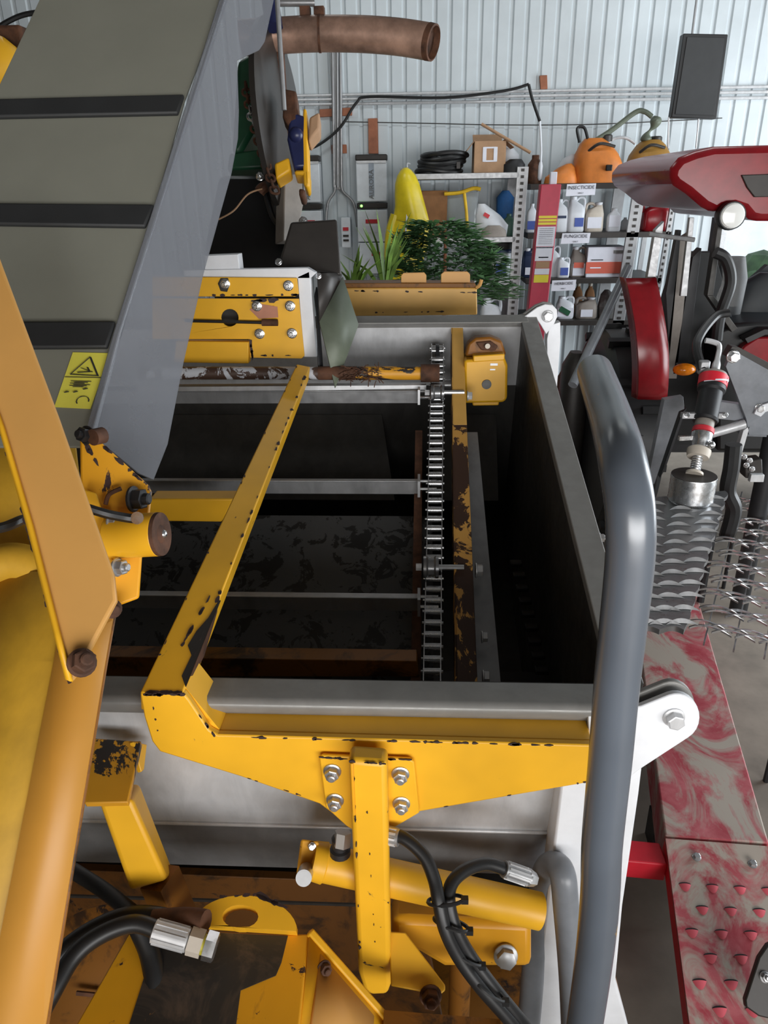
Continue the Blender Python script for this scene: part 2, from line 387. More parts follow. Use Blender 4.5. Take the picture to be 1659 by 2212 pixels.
tag(B().tube(pp([(655, 325), (690, 312), (735, 275), (770, 222), (800, 209), (960, 211), (1090, 196), (1142, 182)], VY(WY-.09)), .012, 8).obj('black_cable', rubber), 'thick black cable rising from lower left and running along the wall conduits', 'cable')
t = thing('hanging_cord', 'cord hanging from the wall cable down to the right shelf bay', 'cord', hit(1166, 385, VY(6.85)))
B().tube(pp([(1142, 182), (1150, 215), (1166, 262)], VY(6.85)), .012, 8).obj('dark_section', rubber, t)
B().tube(pp([(1166, 260), (1169, 320), (1168, 352)], VY(6.85)), .009, 8).obj('white_section', white_pl, t)
B().lathe(hit(1168, 350, VY(6.85)), -Z, [(0, .012), (.03, .02), (.12, .02), (.14, .01)], 10).obj('plug', white_pl, t)
for k, (px, lab) in enumerate((([(795, 256), (815, 255), (817, 332), (796, 332)], 'upright brown timber block above the right-hand inverter'), ([(690, 236), (760, 232), (760, 249), (690, 253)], 'horizontal tan timber block behind the conduit strut'), ([(716, 313), (748, 312), (749, 331), (717, 332)], 'short brown timber block behind the conduit strut above the fork'), ([(1166, 163), (1182, 162), (1183, 192), (1168, 193)], 'small brown timber block beside the top of the hanging cord'))):
    tag(pplate('timber_block', px, VY(WY-.035), .04, wood, None, bevel=.003), lab, 'wood block', 'timber blocks on the wall')

# ---- inverters
def inverter(x0, x1, y0, ysplit, y1, label, full=True):
    pl = VY(WY-.17); a, c = hit(x0, y0, pl), hit(x1, y1, pl)
    t = thing('inverter', label, 'inverter', ((a.x+c.x)/2, WY-.1, c.z), 'wall inverters')
    ms = hit(x0, ysplit, pl).z; wd = c.x-a.x; cx = (a.x+c.x)/2
    B().box((cx, WY-.1, (a.z-.05+ms)/2), (wd, .14, a.z-.05-ms-.03)).obj('cover', greyplast, t, .008)
    B().box((cx, WY-.1, a.z-.025), (wd*1.03, .15, .05)).obj('top_grille', dkgrey, t, .01)
    B().box((cx, WY-.176, a.z-.06), (wd*.96, .01, .02)).obj('trim_bar', galv_l, t)
    B().box((cx, WY-.1, ms-.02), (wd, .14, .05)).obj('display_bar', dkgrey, t, .008)
    B().ball((a.x+wd*.15, WY-.172, ms-.02), .012, 8, 6).obj('status_light', ledm, t)
    B().box((cx, WY-.172, (a.z+ms)/2), (wd*.17, .006, a.z-ms-.12)).obj('stripe', stripe, t)
    text_b('AURORA', (cx, WY-.177, ms+.16), Z, -X, .06).obj('lettering', greyclutter, t)
    h = (ms-.05-c.z)/2
    for k in range(2 if full else 1):
        zc = ms-.05-h*(k+.5)
        B().box((cx, WY-.1, zc), (wd, .14, h-.008)).obj('terminal_box', greyplast, t, .006)
        B().box((cx+(0 if k == 0 else wd*.1), WY-.172, zc+h*.14), (wd*(.45 if k == 0 else .28), .004, h*.12)).obj('red_label', lblred, t)
        B().box((cx, WY-.171, zc-h*.1), (wd*.45, .003, h*.22)).obj('white_label', paper, t)
inverter(768, 838, 334, 440, 592, 'tall grey wall inverter with vertical lettering beside the yellow raincoat')
inverter(634, 700, 336, 442, 594, 'grey wall inverter half hidden by the engine, left of the conduit strut')
pl = VY(WY-.1); a, c = hit(736, 470, pl), hit(758, 535, pl)
t = thing('switch_box', 'small grey electrical box on the wall between the two inverters', 'box', ((a.x+c.x)/2, WY-.05, c.z))
B().box(((a.x+c.x)/2, WY-.05, (a.z+c.z)/2), (c.x-a.x, .1, a.z-c.z)).obj('case', greyplast, t, .006)
B().box(((a.x+c.x)/2, WY-.104, a.z-.1), ((c.x-a.x)*.6, .006, .03)).obj('red_label', lblred, t)
for q in (.16, .2): B().box(((a.x+c.x)/2, WY-.104, a.z-q), ((c.x-a.x)*.6, .008, .018)).obj('switch', dkgrey, t)
# ---- black panel hung on the wall, right
pl = VY(6.6); t = thing('wall_heater', 'flat black rectangular panel hanging high at the right of the ribbed wall', 'heater panel', hit(1505, 255, pl))
pplate('casing', [(1477, 72), (1573, 74), (1548, 257), (1450, 254)], pl, .09, black, t, bevel=.006)
pplate('inner_face', [(1484, 80), (1565, 82), (1542, 249), (1458, 247)], pl, .01, cleatm, t, shift=-.008)
for q in ((1447, 252, 1446, 320), (1512, 254, 1506, 320)): B().cyl(hit(q[0], q[1], pl)+Y*.03, hit(q[2], q[3], pl)+Y*.03, .006, n=8).obj('chain', galv_l, t)
B().cyl(hit(1500, 80, pl)+Y*.06, hit(1500, 80, pl)+Y*.06+Z*2.0, .01, n=8).obj('suspension_rod', galv_m, t)

# ================================================================== SHELVING
SY = 6.75
def shelf_post(x0, y0, x1, y1, wpx):
    pl = VY(SY); a = hit(x0, y0, pl); c = hit(x1, y1, pl); c = c+(c-a)*(c.z/(a.z-c.z)); c.z = 0
    w2 = wpx*.0042; holes = []
    m = 24
    b = B(); L = a.z
    k = [V3((-w2/2, 0, 0)), V3((w2/2, 0, 0)), V3((w2/2, .03, 0)), V3((-w2/2, .03, 0))]
    b.hexa([a+q for q in k], [c+q for q in k]); return a, c, w2, b
def rack(label, posts, boards, xr, mb):
    a0 = hit(posts[0][0], posts[0][1], VY(SY)); t = thing('shelving_rack', label, 'shelving', ((a0.x), SY, 0))
    for p in posts:
        a, c, w2, b = shelf_post(*p); o = b.obj('upright', galv_m, t, .002)
        hb = B(); n = int((a-c).length/.05)
        for i in range(n):
            q = a+(c-a)*((i+.5)/n); hb.box(q+V3((0, -.003, 0)), (w2*.28, .006, .022))
        hb.obj('perforations', dkgrey, o)['kind'] = 'stuff'
        b2 = B(); k = V3((0, .68, 0)); b2.bar(a+k, c+k, w2, .03, Y); b2.obj('rear_upright', galv_m, t)
    zs = []
    for (y, x0, x1) in boards:
        pl = VY(SY); p0, p1 = hit(x0, y, pl), hit(x1, y, pl); z = (p0.z+p1.z)/2; zs.append(z)
        B().box(((p0.x+p1.x)/2, SY+.34, z-.022), (p1.x-p0.x, .68, .044)).obj('shelf_board', mb, t, .003)
    return t, zs
RK1, ZL = rack('left galvanised shelving bay holding the hose coil and cardboard box', [(1130, 360, 1106, 690, 22), (872, 362, 880, 690, 14)], [(374, 868, 1122), (513, 870, 1114), (606, 872, 1108)], None, galv_m)
RK2, ZR = rack('right galvanised shelving bay with chemical jugs and white category signs', [(1391, 352, 1345, 640, 24), (1470, 352, 1420, 640, 10)], [(395, 1146, 1476), (502, 1140, 1452), (601, 1136, 1430), (692, 1132, 1400)], None, dkgrey)
def xz(px, y): return hit(px, y, VY(SY+.14))
def shelfx(px, py, y=SY+.14): return hit(px, py, VY(y)).x
def jug(name, label, cx, wpx, ztop_px, zshelf, m, capm=white_pl, handle=1, lab=None, labm=paper, dy=.14, group=None, cat='jug', hz=None):
    group = group or ('chemical %ss on the right shelving bay' % cat if name.startswith('chemical') else None)
    y = SY+dy; py = 500; p = hit(cx, ztop_px, VY(y)); wd = wpx*.0041; h = p.z-zshelf; z0 = zshelf+.001
    if hz: h = hz
    t = thing(name, label, cat, (p.x, y, z0), group); dp = wd*.36
    c = V3((p.x, y, z0))
    nx = -wd*.2*handle
    B().loft(c, [(0, wd*.46, dp*.92), (.012, wd*.5, dp), (h*.60, wd*.49, dp), (h*.74, wd*.40, dp*.85, nx*.2, 0), (h*.86, wd*.20, wd*.20, nx, 0), (h*.92, wd*.17, wd*.17, nx, 0)], 20, 4).obj('body', m, t)
    B().lathe(c+V3((nx, 0, h*.90)), Z, [(0, wd*.2), (h*.09, wd*.2), (h*.1, wd*.17)], 14).obj('cap', capm, t)
    if handle:
        s = handle
        B().tube([c+V3((nx+s*wd*.18, 0, h*.88)), c+V3((s*wd*.16, 0, h*.96)), c+V3((s*wd*.40, 0, h*.93)), c+V3((s*wd*.46, 0, h*.78)), c+V3((s*wd*.44, 0, h*.6))], wd*.075, 8).obj('handle', m, t)
    if lab:
        u0, u1, v0, v1 = lab
        B().box(c+V3(((u0+u1-1)/2*wd, -dp-.001, h*(v0+v1)/2)), ((u1-u0)*wd, .006, (v1-v0)*h)).obj('label_sheet', labm, t)
    return t
# right bay, row 1
jug('chemical_jug', 'white jug with a navy label just right of the red column, under the first sign', 1216, 27, 430, ZR[1], white_pl, lab=(.1, .8, .42, .5), labm=navy_pl)
jug('chemical_jug', 'tallest white jug on the upper row with a large loop handle', 1247, 36, 424, ZR[1], white_pl, lab=(.4, .9, .15, .4), labm=lblblue)
jug('chemical_jug', 'cream jug with a dark shoulder between the tallest jug and the square bottle', 1286, 38, 437, ZR[1], cream_pl, handle=-1, lab=(.1, .85, .12, .5))
jug('chemical_bottle', 'square white bottle standing right of the cream jug on the upper row', 1328, 29, 450, ZR[1], white_pl, handle=0, lab=(.1, .9, .2, .7), cat='bottle')
jug('chemical_bottle', 'small white bottle beside the right upright on the upper row', 1351, 17, 470, ZR[1], white_pl, handle=0, cat='bottle', dy=.3)
jug('chemical_bottle', 'white bottle left of the red column on the upper row', 1150, 22, 440, ZR[1], white_pl, handle=0, lab=(.1, .9, .1, .4), labm=lblblue, cat='bottle')
jug('fuel_can', 'red rounded container behind the right upright', 1419, 56, 432, ZR[1], red_d, black, handle=-1, cat='container')
# row 2
jug('chemical_jug', 'navy blue jug with a pale label left of the red column', 1146, 34, 536, ZR[2], navy_pl, lab=(.2, .9, .1, .35))
jug('chemical_jug', 'white jug half hidden by the red column on the second row', 1198, 26, 530, ZR[2], white_pl)
jug('chemical_jug', 'short white jug with square handle on the second row', 1218, 27, 556, ZR[2], white_pl, lab=(.25, .85, .12, .5), labm=lblblue, dy=.1)
t = jug('chemical_jug', 'grey jug with an orange label beside the carton on the second row', 1251, 33, 533, ZR[2], grey_pl, lab=(.15, .9, .05, .45))
_p = V3(BASE[t.name]); B().box(_p+V3((0, -.055, .1)), (.085, .006, .045)).obj('orange_label', lblorange, t)
p0, p1 = hit(1271, 534, VY(SY+.06)), hit(1348, 600, VY(SY+.06)); zb = ZR[2]+.001
t = thing('carton', 'white carton with an orange lower half on the second row', 'box', ((p0.x+p1.x)/2, SY+.2, zb)); hh = p0.z-zb
B().box(((p0.x+p1.x)/2, SY+.2, zb+hh/2), (p1.x-p0.x, .28, hh)).obj('carton_body', paper, t, .003)
B().box(((p0.x+p1.x)/2-.01, SY+.057, zb+hh*.32), ((p1.x-p0.x)*.98, .004, hh*.38)).obj('orange_band', lblorange, t)
B().box(((p0.x+p1.x)/2+.1, SY+.057, zb+hh*.84), ((p1.x-p0.x)*.28, .004, hh*.1)).obj('grey_print', greyclutter, t)
B().box(((p0.x+p1.x)/2-.08, SY+.057, zb+hh*.58), ((p1.x-p0.x)*.3, .004, hh*.03)).obj('print_line', ink, t)
B().box(((p0.x+p1.x)/2-.09, SY+.055, zb+hh*.32), ((p1.x-p0.x)*.28, .004, hh*.04)).obj('white_print', paper, t)
# row 3
t = jug('chemical_jug', 'white jug with a green diagonal patch under the third sign', 1222, 38, 640, ZR[3], white_pl, lab=(.05, .95, .1, .5))
_p = V3(BASE[t.name]); B().box(_p+V3((-.01, -.065, .07)), (.1, .006, .045), Matrix.Rotation(.5, 3, 'Y')).obj('green_patch', green, t)
jug('chemical_jug', 'grey-brown jug with square handle and pale label on the third row', 1268, 46, 642, ZR[3], grey_pl, handle=-1, lab=(.2, .75, .1, .45))
for k, (px, q) in enumerate(((1250, 'left'), (1276, 'right'))):
    jug('chemical_bottle', 'small brown bottle behind the grey-brown jug, %s of the pair' % q, px, 22, 612, ZR[3], cardd, cream_pl, handle=0, dy=.42, cat='bottle')
b = B(); p = hit(1312, 665, VY(SY+.15)); b.loft((p.x, SY+.15, ZR[3]), [(0, .08, .07), (.1, .09, .08), (.2, .06, .06, -.01, 0), (.24, .02, .03, -.02, 0)], 12, 2.4)
tag(b.obj('plastic_bag', greyclutter, angle=15), 'crumpled pale plastic bag at the right end of the third row', 'bag')
# signs
for k, (s, px, zb) in enumerate((('INSECTICIDE', [(1225, 398), (1288, 396), (1285, 421), (1222, 424)], 0), ('FUNGICIDE', [(1215, 504), (1276, 503), (1272, 525), (1211, 527)], 1), ('HERBICIDE', [(1193, 606), (1245, 604), (1242, 627), (1190, 629)], 2))):
    pl = VY(SY-.012); q = pp(px, pl); c = sum(q, V3())/4; wd = (q[1]-q[0]).length; rt = (q[1]-q[0]).normalized(); up = (Z-rt*rt.z).normalized()
    t = thing('shelf_sign', 'white paper sign reading %s on the shelf edge' % s, 'sign', c+Z*-.05, 'category signs on the shelf edges'); B().prism(q, Y*.003).obj('sheet', paper, t)
    text_b(s, c+V3((0, -.004, .016)), rt, up, wd*.16).obj('lettering', ink, t)
    text_b('ONLY', c+V3((0, -.004, -.026)), rt, up, wd*.07).obj('small_lettering', ink, t)
# top of right bay: backpack blowers and clutter
def pack(label, cx, cy, wpx, hpx, m, dy, tilt):
    p = hit(cx, cy, VY(SY+dy)); wd = wpx*.0040; h = hpx*.0040; z0 = ZR[0]+.001; c = V3((p.x, SY+dy, z0))
    t = thing('backpack_sprayer', label, 'sprayer', c, 'backpack sprayers on the top shelf')
    B().loft(c, [(0, wd*.5, .13), (h*.3, wd*.52, .15), (h*.65, wd*.43, .14, tilt, 0), (h*.88, wd*.30, .10, tilt*1.6, 0), (h, wd*.18, .06, tilt*2, 0)], 24, 3).obj('tank', m, t)
    B().box(c+V3((wd*.12, -.165, h*.33)), (.05, .03, .045)).obj('latch', black, t, .006)
    B().tube([c+V3((-wd*.3, -.11, h*.7)), c+V3((-wd*.1, -.16, h*.86)), c+V3((wd*.22, -.12, h*.8))], .012, 8).obj('strap', dkgrey, t)
    B().lathe(c+V3((wd*.1, 0, h*.93)), Z, [(0, .05), (.04, .05), (.05, .04)], 12).obj('lid', dkgrey, t)
    return t
t = pack('bright orange backpack sprayer tank nearer on top of the right bay', 1294, 352, 100, 84, orange, .14, -.03)
B().tube(pp([(1272, 312), (1320, 282), (1372, 243), (1392, 241), (1408, 252)], VY(SY+.12)), .02, 10).obj('wand', olive, t)
B().tube(pp([(1252, 308), (1247, 278), (1262, 276), (1270, 302)], VY(SY+.1)), .012, 8).obj('handle', black, t)
t = pack('ochre backpack sprayer tank at the right end of the top shelf', 1402, 345, 96, 82, ochre, .36, .0)
B().tube(pp([(1420, 252), (1412, 272), (1398, 290), (1395, 305)], VY(SY+.34)), lambda u: .03+.018*math.sin(u*9), 10).obj('nozzle', olive, t)
B().tube(pp([(1300, 322), (1325, 300), (1352, 298), (1372, 310)], VY(SY+.25)), .012, 8).obj('hose', galv_l, t)
p = hit(1212, 378, VY(SY+.1)); o = B().loft((p.x, SY+.1, ZR[0]+.001), [(0, .14, .09), (.05, .13, .09), (.12, .07, .06, .04, 0), (.15, .02, .03, .06, 0)], 16, 2.6).obj('orange_bag', orange); tag(o, 'low orange bag at the left end of the right bay top', 'bag')
p = hit(1228, 352, VY(SY+.16)); o = B().loft((p.x, SY+.3, ZR[0]+.001), [(0, .10, .05), (.10, .09, .05), (.19, .06, .04, .03, 0), (.23, .02, .02, .06, 0)], 14, 2.2).obj('white_rag', white_pl); tag(o, 'crumpled white cloth behind the orange bag', 'cloth')
p = hit(1155, 372, VY(SY+.15)); o = B().lathe(V3((p.x, SY+.15, ZR[0]+.001)), Z, [(0, .06), (.15, .06), (.19, .03), (.22, .03)], 14).obj('red_bottle', rustm); tag(o, 'dark red bottle beside the left upright on top of the right bay', 'bottle')
# left bay top
t = thing('hose_coil', 'coil of thick black hose on the left bay top shelf', 'hose', V3((shelfx(948, 365, SY+.2), SY+.22, ZL[0]+.001)))
_c = BASE[t.name]; b = B()
for k in range(5):
    r = .19-.012*(k % 2); z = .02+.032*k
    b.tube([_c+V3((r*math.cos(a*.5236)+(.012*k), (r*.7)*math.sin(a*.5236), z+.012*math.sin(a*.5236*2+k))) for a in range(13)], .019, 8, 3)
b.obj('coil', rubber, t)
b = B().box(_c+V3((.16, -.1, .06)), (.03, .05, .05)); b.obj('tie', dkgrey, t)
p0, p1 = hit(1026, 305, VY(SY+.08)), hit(1090, 374, VY(SY+.08)); zb = ZL[0]+.001; cx = (p0.x+p1.x)/2; wd = p1.x-p0.x; hh = p0.z-zb
t = thing('cardboard_box', 'open cardboard box with white label on the left bay top shelf', 'box', (cx, SY+.22, zb))
b = B(); d = .28; y0 = SY+.08
for c_, s_ in (((cx, y0, zb+hh/2), (wd, .006, hh)), ((cx, y0+d, zb+hh/2), (wd, .006, hh)), ((cx-wd/2, y0+d/2, zb+hh/2), (.006, d, hh)), ((cx+wd/2, y0+d/2, zb+hh/2), (.006, d, hh)), ((cx, y0+d/2, zb+.004), (wd, d, .008))): b.box(c_, s_)
b.obj('box_body', cardb, t)
for k, (c_, s_, r_) in enumerate((((cx, y0+d+.05, zb+hh+.03), (wd*.98, .005, .12), Matrix.Rotation(-.9, 3, 'X')), ((cx-wd/2-.03, y0+d/2, zb+hh-.03), (.005, d*.95, .1), Matrix.Rotation(.7, 3, 'Y')), ((cx+wd/2+.03, y0+d/2, zb+hh-.02), (.005, d*.95, .1), Matrix.Rotation(-.9, 3, 'Y')))): B().box(c_, s_, r_).obj('flap', cardb, t)
for dx in (-.05, .05): B().box((cx+dx*.9, y0-.005, zb+hh*.58), (.03, .004, hh*.46)).obj('label_strip', paper, t)
for dz in (.37, .79): B().box((cx, y0-.0045, zb+hh*dz), (.10, .003, .012)).obj('label_strip', paper, t)
p = hit(1108, 362, VY(SY+.12)); o = B().loft((p.x, SY+.12, ZL[0]+.001), [(0, .1, .07), (.06, .1, .07), (.1, .05, .05, .02, 0)], 14, 2.3).obj('tool_bag', blacksteel); tag(o, 'small dark tool pouch beside the cardboard box', 'bag')
p = hit(1100, 335, VY(SY+.3)); o = B().loft((p.x, SY+.4, ZL[0]+.001), [(0, .09, .06), (.14, .1, .07), (.21, .03, .03)], 14, 2.3).obj('white_bundle', white_pl); tag(o, 'white bundle behind the tool pouch on the left bay top', 'bundle')
tag(B().cyl(hit(1040, 268, VY(SY+.1)), hit(1146, 330, VY(SY+.04)), .012, n=8).obj('wooden_stick', cardb), 'thin pale stick leaning over the cardboard box', 'stick')
# left bay row 2
p0, p1 = hit(905, 415, VY(SY+.1)), hit(966, 455, VY(SY+.1)); o = B().box(((p0.x+p1.x)/2, SY+.25, ZL[1]+.19), (p1.x-p0.x, .3, .36)).obj('brown_crate', cardd, bevel=.005); tag(o, 'brown carton on the left bay behind the raincoat', 'box')
p0, p1 = hit(962, 408, VY(SY+.06)), hit(1034, 510, VY(SY+.06)); zb = ZL[1]+.001; cx = (p0.x+p1.x)/2; wd = p1.x-p0.x; hh = p0.z-zb
t = thing('vinyl_bag', 'clear vinyl bag with yellow binding and a yellow strap on the left bay', 'bag', (cx, SY+.14, zb))
B().loft((cx, SY+.16, zb), [(0, wd*.44, .1), (hh*.1, wd*.47, .11), (hh*.7, wd*.46, .08), (hh*.93, wd*.5, .03)], 24, 4).obj('pouch', clearm, t)
B().loft((cx-.02, SY+.16, zb+.002), [(0, wd*.30, .06), (hh*.35, wd*.3, .06), (hh*.5, wd*.2, .05)], 14, 3).obj('green_contents', greenb, t)
B().box((cx+.06, SY+.2, zb+hh*.22), (wd*.42, .1, hh*.36)).obj('blue_contents', lblblue, t)
B().tube([V3((cx-wd*.52, SY+.10, zb+hh*.9)), V3((cx-.02, SY+.09, zb+hh*.92)), V3((cx+wd*.3, SY+.1, zb+hh*1.0)), V3((cx+wd*.52, SY+.1, zb+hh*.98))], .016, 8).obj('binding', yelstrap, t)
B().tube([V3((cx+wd*.05, SY+.075, zb+hh*.9)), V3((cx+wd*.12, SY+.035, zb+hh*.5)), V3((cx+wd*.17, SY+.03, zb+hh*.02))], .013, 8).obj('strap', yelstrap, t)
p = hit(1062, 470, VY(SY+.12)); t = thing('feed_bag', 'crumpled white printed bag slumped on the left bay', 'bag', (p.x, SY+.14, ZL[1]+.001)); c = BASE[t.name]
B().loft(c, [(0, .14, .09), (.09, .15, .1), (.17, .11, .08, -.04, 0), (.26, .03, .04, -.09, 0)], 16, 2.4).obj('sack', white_pl, t)
B().box(c+V3((-.05, -.088, .17)), (.05, .01, .03), Matrix.Rotation(.5, 3, 'Y')).obj('red_print', lblred, t)
p = hit(1066, 500, VY(SY+.06)); o = B().loft((p.x, SY+.02, ZL[1]+.001), [(0, .11, .03), (.05, .1, .03), (.09, .05, .02)], 14, 2.4).obj('grey_cloth', grey_pl); tag(o, 'folded grey cloth in front of the white printed bag', 'cloth')
jug('green_bottle', 'dark green bottle next to the perforated upright on the left bay', 1100, 26, 462, ZL[1], greenb, greenb, handle=0, cat='bottle')
p = hit(1106, 440, VY(SY+.12)); o = B().loft((p.x-.02, SY+.5, ZL[1]+.001), [(0, .07, .05), (.3, .08, .06), (.36, .03, .03)], 12, 2.2).obj('blue_bag', bluerag); tag(o, 'small blue bag at the back beside the green bottle', 'bag')
# left bay row 3: bucket with lid
p = hit(1079, 606, VY(SY+.14)); c = V3((p.x, SY+.15, ZL[2]+.001)); t = thing('bucket', 'white pail with blue print and a dark lid on the left bay', 'bucket', c)
B().lathe(c, Z, [(0, .085), (.16, .1), (.162, .106), (.175, .106), (.176, .1), (.195, .102), (.197, .108), (.215, .108)], 28).obj('pail', white_pl, t)
B().lathe(c+Z*.215, Z, [(0, .112), (.02, .112), (.03, .1), (.031, .02)], 28).obj('lid', navy_pl, t)
B().box(c+V3((0, -.094, .09)), (.09, .008, .09)).obj('print', lblblue, t)
o = B().loft(c+V3((0, 0, .247)), [(0, .12, .1), (.05, .13, .11), (.08, .1, .09)], 20, 2.4).obj('basin', black); tag(o, 'dark basin sitting on the lid of the white pail', 'basin')
jug('white_jug', 'large white jug low in the left bay beside the perforated upright', 1062, 46, 622, ZL[2]-.46, white_pl, dy=.1, hz=.3)
B_ = B().box((shelfx(990, 690), SY+.34, ZL[2]-.485), (1.1, .68, .044)); B_.obj('shelf_board', galv_m, RK1)
# raincoat hung on the end of the left bay
pl = SY-.12; c0 = hit(878, 700, VY(pl)); zt = hit(885, 362, VY(pl)).z; zb = hit(870, 640, VY(pl)).z; cx = hit(880, 480, VY(pl)).x
t = thing('raincoat', 'yellow hooded raincoat hanging on the end of the left bay', 'coat', (cx, pl, zb)); L = zt-zb; secs = []
n = 28; b = B(); k = []
for (z, hx, hy, dx) in ((0, .17, .08, -.03), (L*.25, .155, .085, -.02), (L*.5, .135, .08, -.01), (L*.62, .12, .07, .0), (L*.67, .10, .06, .01)):
    for i in range(n):
        a = 2*math.pi*i/n; f = 1+.09*math.sin(a*7+z)*(1-z/L)
        k.append(V3((cx+dx+hx*math.cos(a)*f, pl+hy*math.sin(a)*f, zb+z)))
b.add(k, [(j*n+i, j*n+(i+1) % n, (j+1)*n+(i+1) % n, (j+1)*n+i) for j in range(4) for i in range(n)]+[tuple(reversed(range(n))), tuple(range(4*n, 5*n))]); b.obj('coat_body', yelcoat, t)
k = []; secs = [(L*.60, .150, .085, .030), (L*.64, .140, .095, .030), (L*.72, .122, .10, .022), (L*.80, .112, .10, .010), (L*.88, .100, .095, .0), (L*.94, .076, .08, -.006), (L*.98, .046, .055, -.010), (L, .016, .02, -.012)]
for (z, hx, hy, dx) in secs:
    for i in range(n):
        a = 2*math.pi*i/n; f = 1+.07*math.sin(a*5+z*4)*(1-(z/L-.6)*2.2)
        k.append(V3((cx+dx+hx*math.cos(a)*f, pl+hy*math.sin(a)*f, zb+z-.02*math.cos(a)*(z < L*.66))))
B().add(k, [(q*n+i, q*n+(i+1) % n, (q+1)*n+(i+1) % n, (q+1)*n+i) for q in range(len(secs)-1) for i in range(n)]+[tuple(reversed(range(n))), tuple(range((len(secs)-1)*n, len(secs)*n))]).obj('hood', yelcoat, t)
B().tube([V3((cx-.10, pl-.02, zb+L*.65)), V3((cx-.145, pl-.02, zb+L*.5)), V3((cx-.16, pl-.02, zb+L*.3))], .04, 10).obj('sleeve', yelcoat, t)
B().tube([V3((cx+.11, pl-.02, zb+L*.64)), V3((cx+.15, pl-.02, zb+L*.52)), V3((cx+.12, pl-.03, zb+L*.36))], .04, 10).obj('sleeve', yelcoat, t)
B().bar(V3((cx, pl-.088, zb+L*.66)), V3((cx-.014, pl-.092, zb+L*.5)), .012, .006, Y).obj('reflective_strip', paper, t)
B().tube([V3((cx, pl, zb+L)), V3((cx, pl+.03, zb+L+.03)), V3((cx+.02, pl+.12, zb+L+.03))], .006, 6).obj('hanger_hook', galv_l, t)

# ================================================================== PLANTS behind the yellow beam
PY = 4.3
def planter(label, px, py, wpx):
    p = hit(px, py, VY(PY)); return p
p = hit(960, 640, VY(PY)); t = thing('conifer_shrub', 'bushy dark green feathery shrub behind the yellow beam', 'shrub', (p.x, PY, 0))
b = B(); cz = p.z; cx = p.x; rnd = random.Random(3)
top = hit(955, 470, VY(PY)).z
for k in range(2400):
    a = rnd.random()*6.28; h = rnd.random(); ll = (1-h)**.7
    R_ = (.10+.22*ll)*(.45+.65*rnd.random())
    q = V3((cx+.03*math.sin(h*5)+R_*math.cos(a)*1.15, PY+R_*math.sin(a), cz-.02+h*(top-cz)))
    d = V3((math.cos(a), math.sin(a), .25+.5*rnd.random()-.35)).normalized(); ln = .05+.05*rnd.random(); s_ = d.cross(Z).normalized()*(.011+.010*rnd.random())
    b.add([q, q+d*ln*.5+s_, q+d*ln-Z*.01, q+d*ln*.5-s_], [(0, 1, 2, 3)])
for (x0, y0, x1, y1) in ((900, 560, 862, 522), (900, 600, 855, 568), (1010, 580, 1062, 552), (1000, 610, 1064, 590)):
    p0, p1 = hit(x0, y0, VY(PY)), hit(x1, y1, VY(PY))
    for k in range(60):
        u = rnd.random(); q = p0.lerp(p1, u); d = V3((rnd.uniform(-1, 1), rnd.uniform(-1, 1), rnd.uniform(-.3, .6))).normalized()+(p1-p0).normalized(); ln = .06; s_ = d.cross(Z).normalized()*.009
        b.add([q, q+d*ln*.5+s_, q+d*ln, q+d*ln*.5-s_], [(0, 1, 2, 3)])
o = b.obj('foliage', leaf, t); o['kind'] = 'stuff'
b = B(); b.cyl(V3((cx, PY, 0)), V3((cx, PY, top-.1)), .025, .008, 8); b.obj('stem', wood, t)
PY2 = PY-.35
for gi, (px, n, hh, lab) in enumerate(((832, 20, .34, 'upright spiky green plant left of the feathery shrub'), (765, 14, .2, 'low pale grassy plant next to the dark guard sheet'))):
    p = hit(px, 625, VY(PY2)); t = thing('spiky_plant', lab, 'plant', (p.x, PY2, 0), 'spiky plants behind the yellow beam')
    B().lathe(V3((p.x, PY2, 0)), Z, [(0, .12), (p.z-.04, .16), (p.z-.02, .165), (p.z-.03, .15)], 16).obj('pot', dkgrey, t)
    for k in range(n):
        a = rnd.random()*6.28; sp = .1+.2*rnd.random(); h = hh*(.6+.7*rnd.random()); bs_ = V3((p.x, PY2, p.z-.03)); d = V3((math.cos(a), math.sin(a)*.6, 0)); sd = V3((-d.y, d.x, 0)).normalized()*.012 if k % 2 else X*.012
        m1 = bs_+d*sp*.35+Z*h*.6; tip = bs_+d*sp*.9+Z*h
        B().add([bs_-sd*.6, bs_+sd*.6, m1+sd, m1-sd, tip], [(0, 1, 2, 3), (3, 2, 4)]).obj('leaf', blade, t)

# ================================================================== LIFT (red column, runway)
pl = VY(6.1); t = thing('lift_column', 'red lift column with yellow and white stickers in front of the shelving', 'column', (hit(1165, 650, pl).x, 6.15, 0))
a, c = hit(1191, 398, pl), hit(1163, 655, pl); a2 = c+(c-a)*(c.z/(a.z-c.z)); wv = V3((.15, 0, 0))
B().hexa([a-wv/2, a+wv/2, a+wv/2+Y*.12, a-wv/2+Y*.12], [a2-wv/2, a2+wv/2, a2+wv/2+Y*.12, a2-wv/2+Y*.12]).obj('post', pinkred, t, .006)
B().box(a+V3((.02, .06, .04)), (.05, .05, .09)).obj('top_stud', paper, t, .005)
def sticker(y0, y1, m, nm, wdt=.9):
    q0, q1 = a+(a2-a)*((y0-398)/257*((a.z-c.z)/a.z)), a+(a2-a)*((y1-398)/257*((a.z-c.z)/a.z)); h = wv*wdt/2
    B().hexa([q0-h-Y*.003, q0+h-Y*.003, q1+h-Y*.003, q1-h-Y*.003], [q0-h+Y*.001, q0+h+Y*.001, q1+h+Y*.001, q1-h+Y*.001]).obj(nm, m, t)
for k in range(3): sticker(463+k*7, 468+k*7, lblyel, 'yellow_sticker')
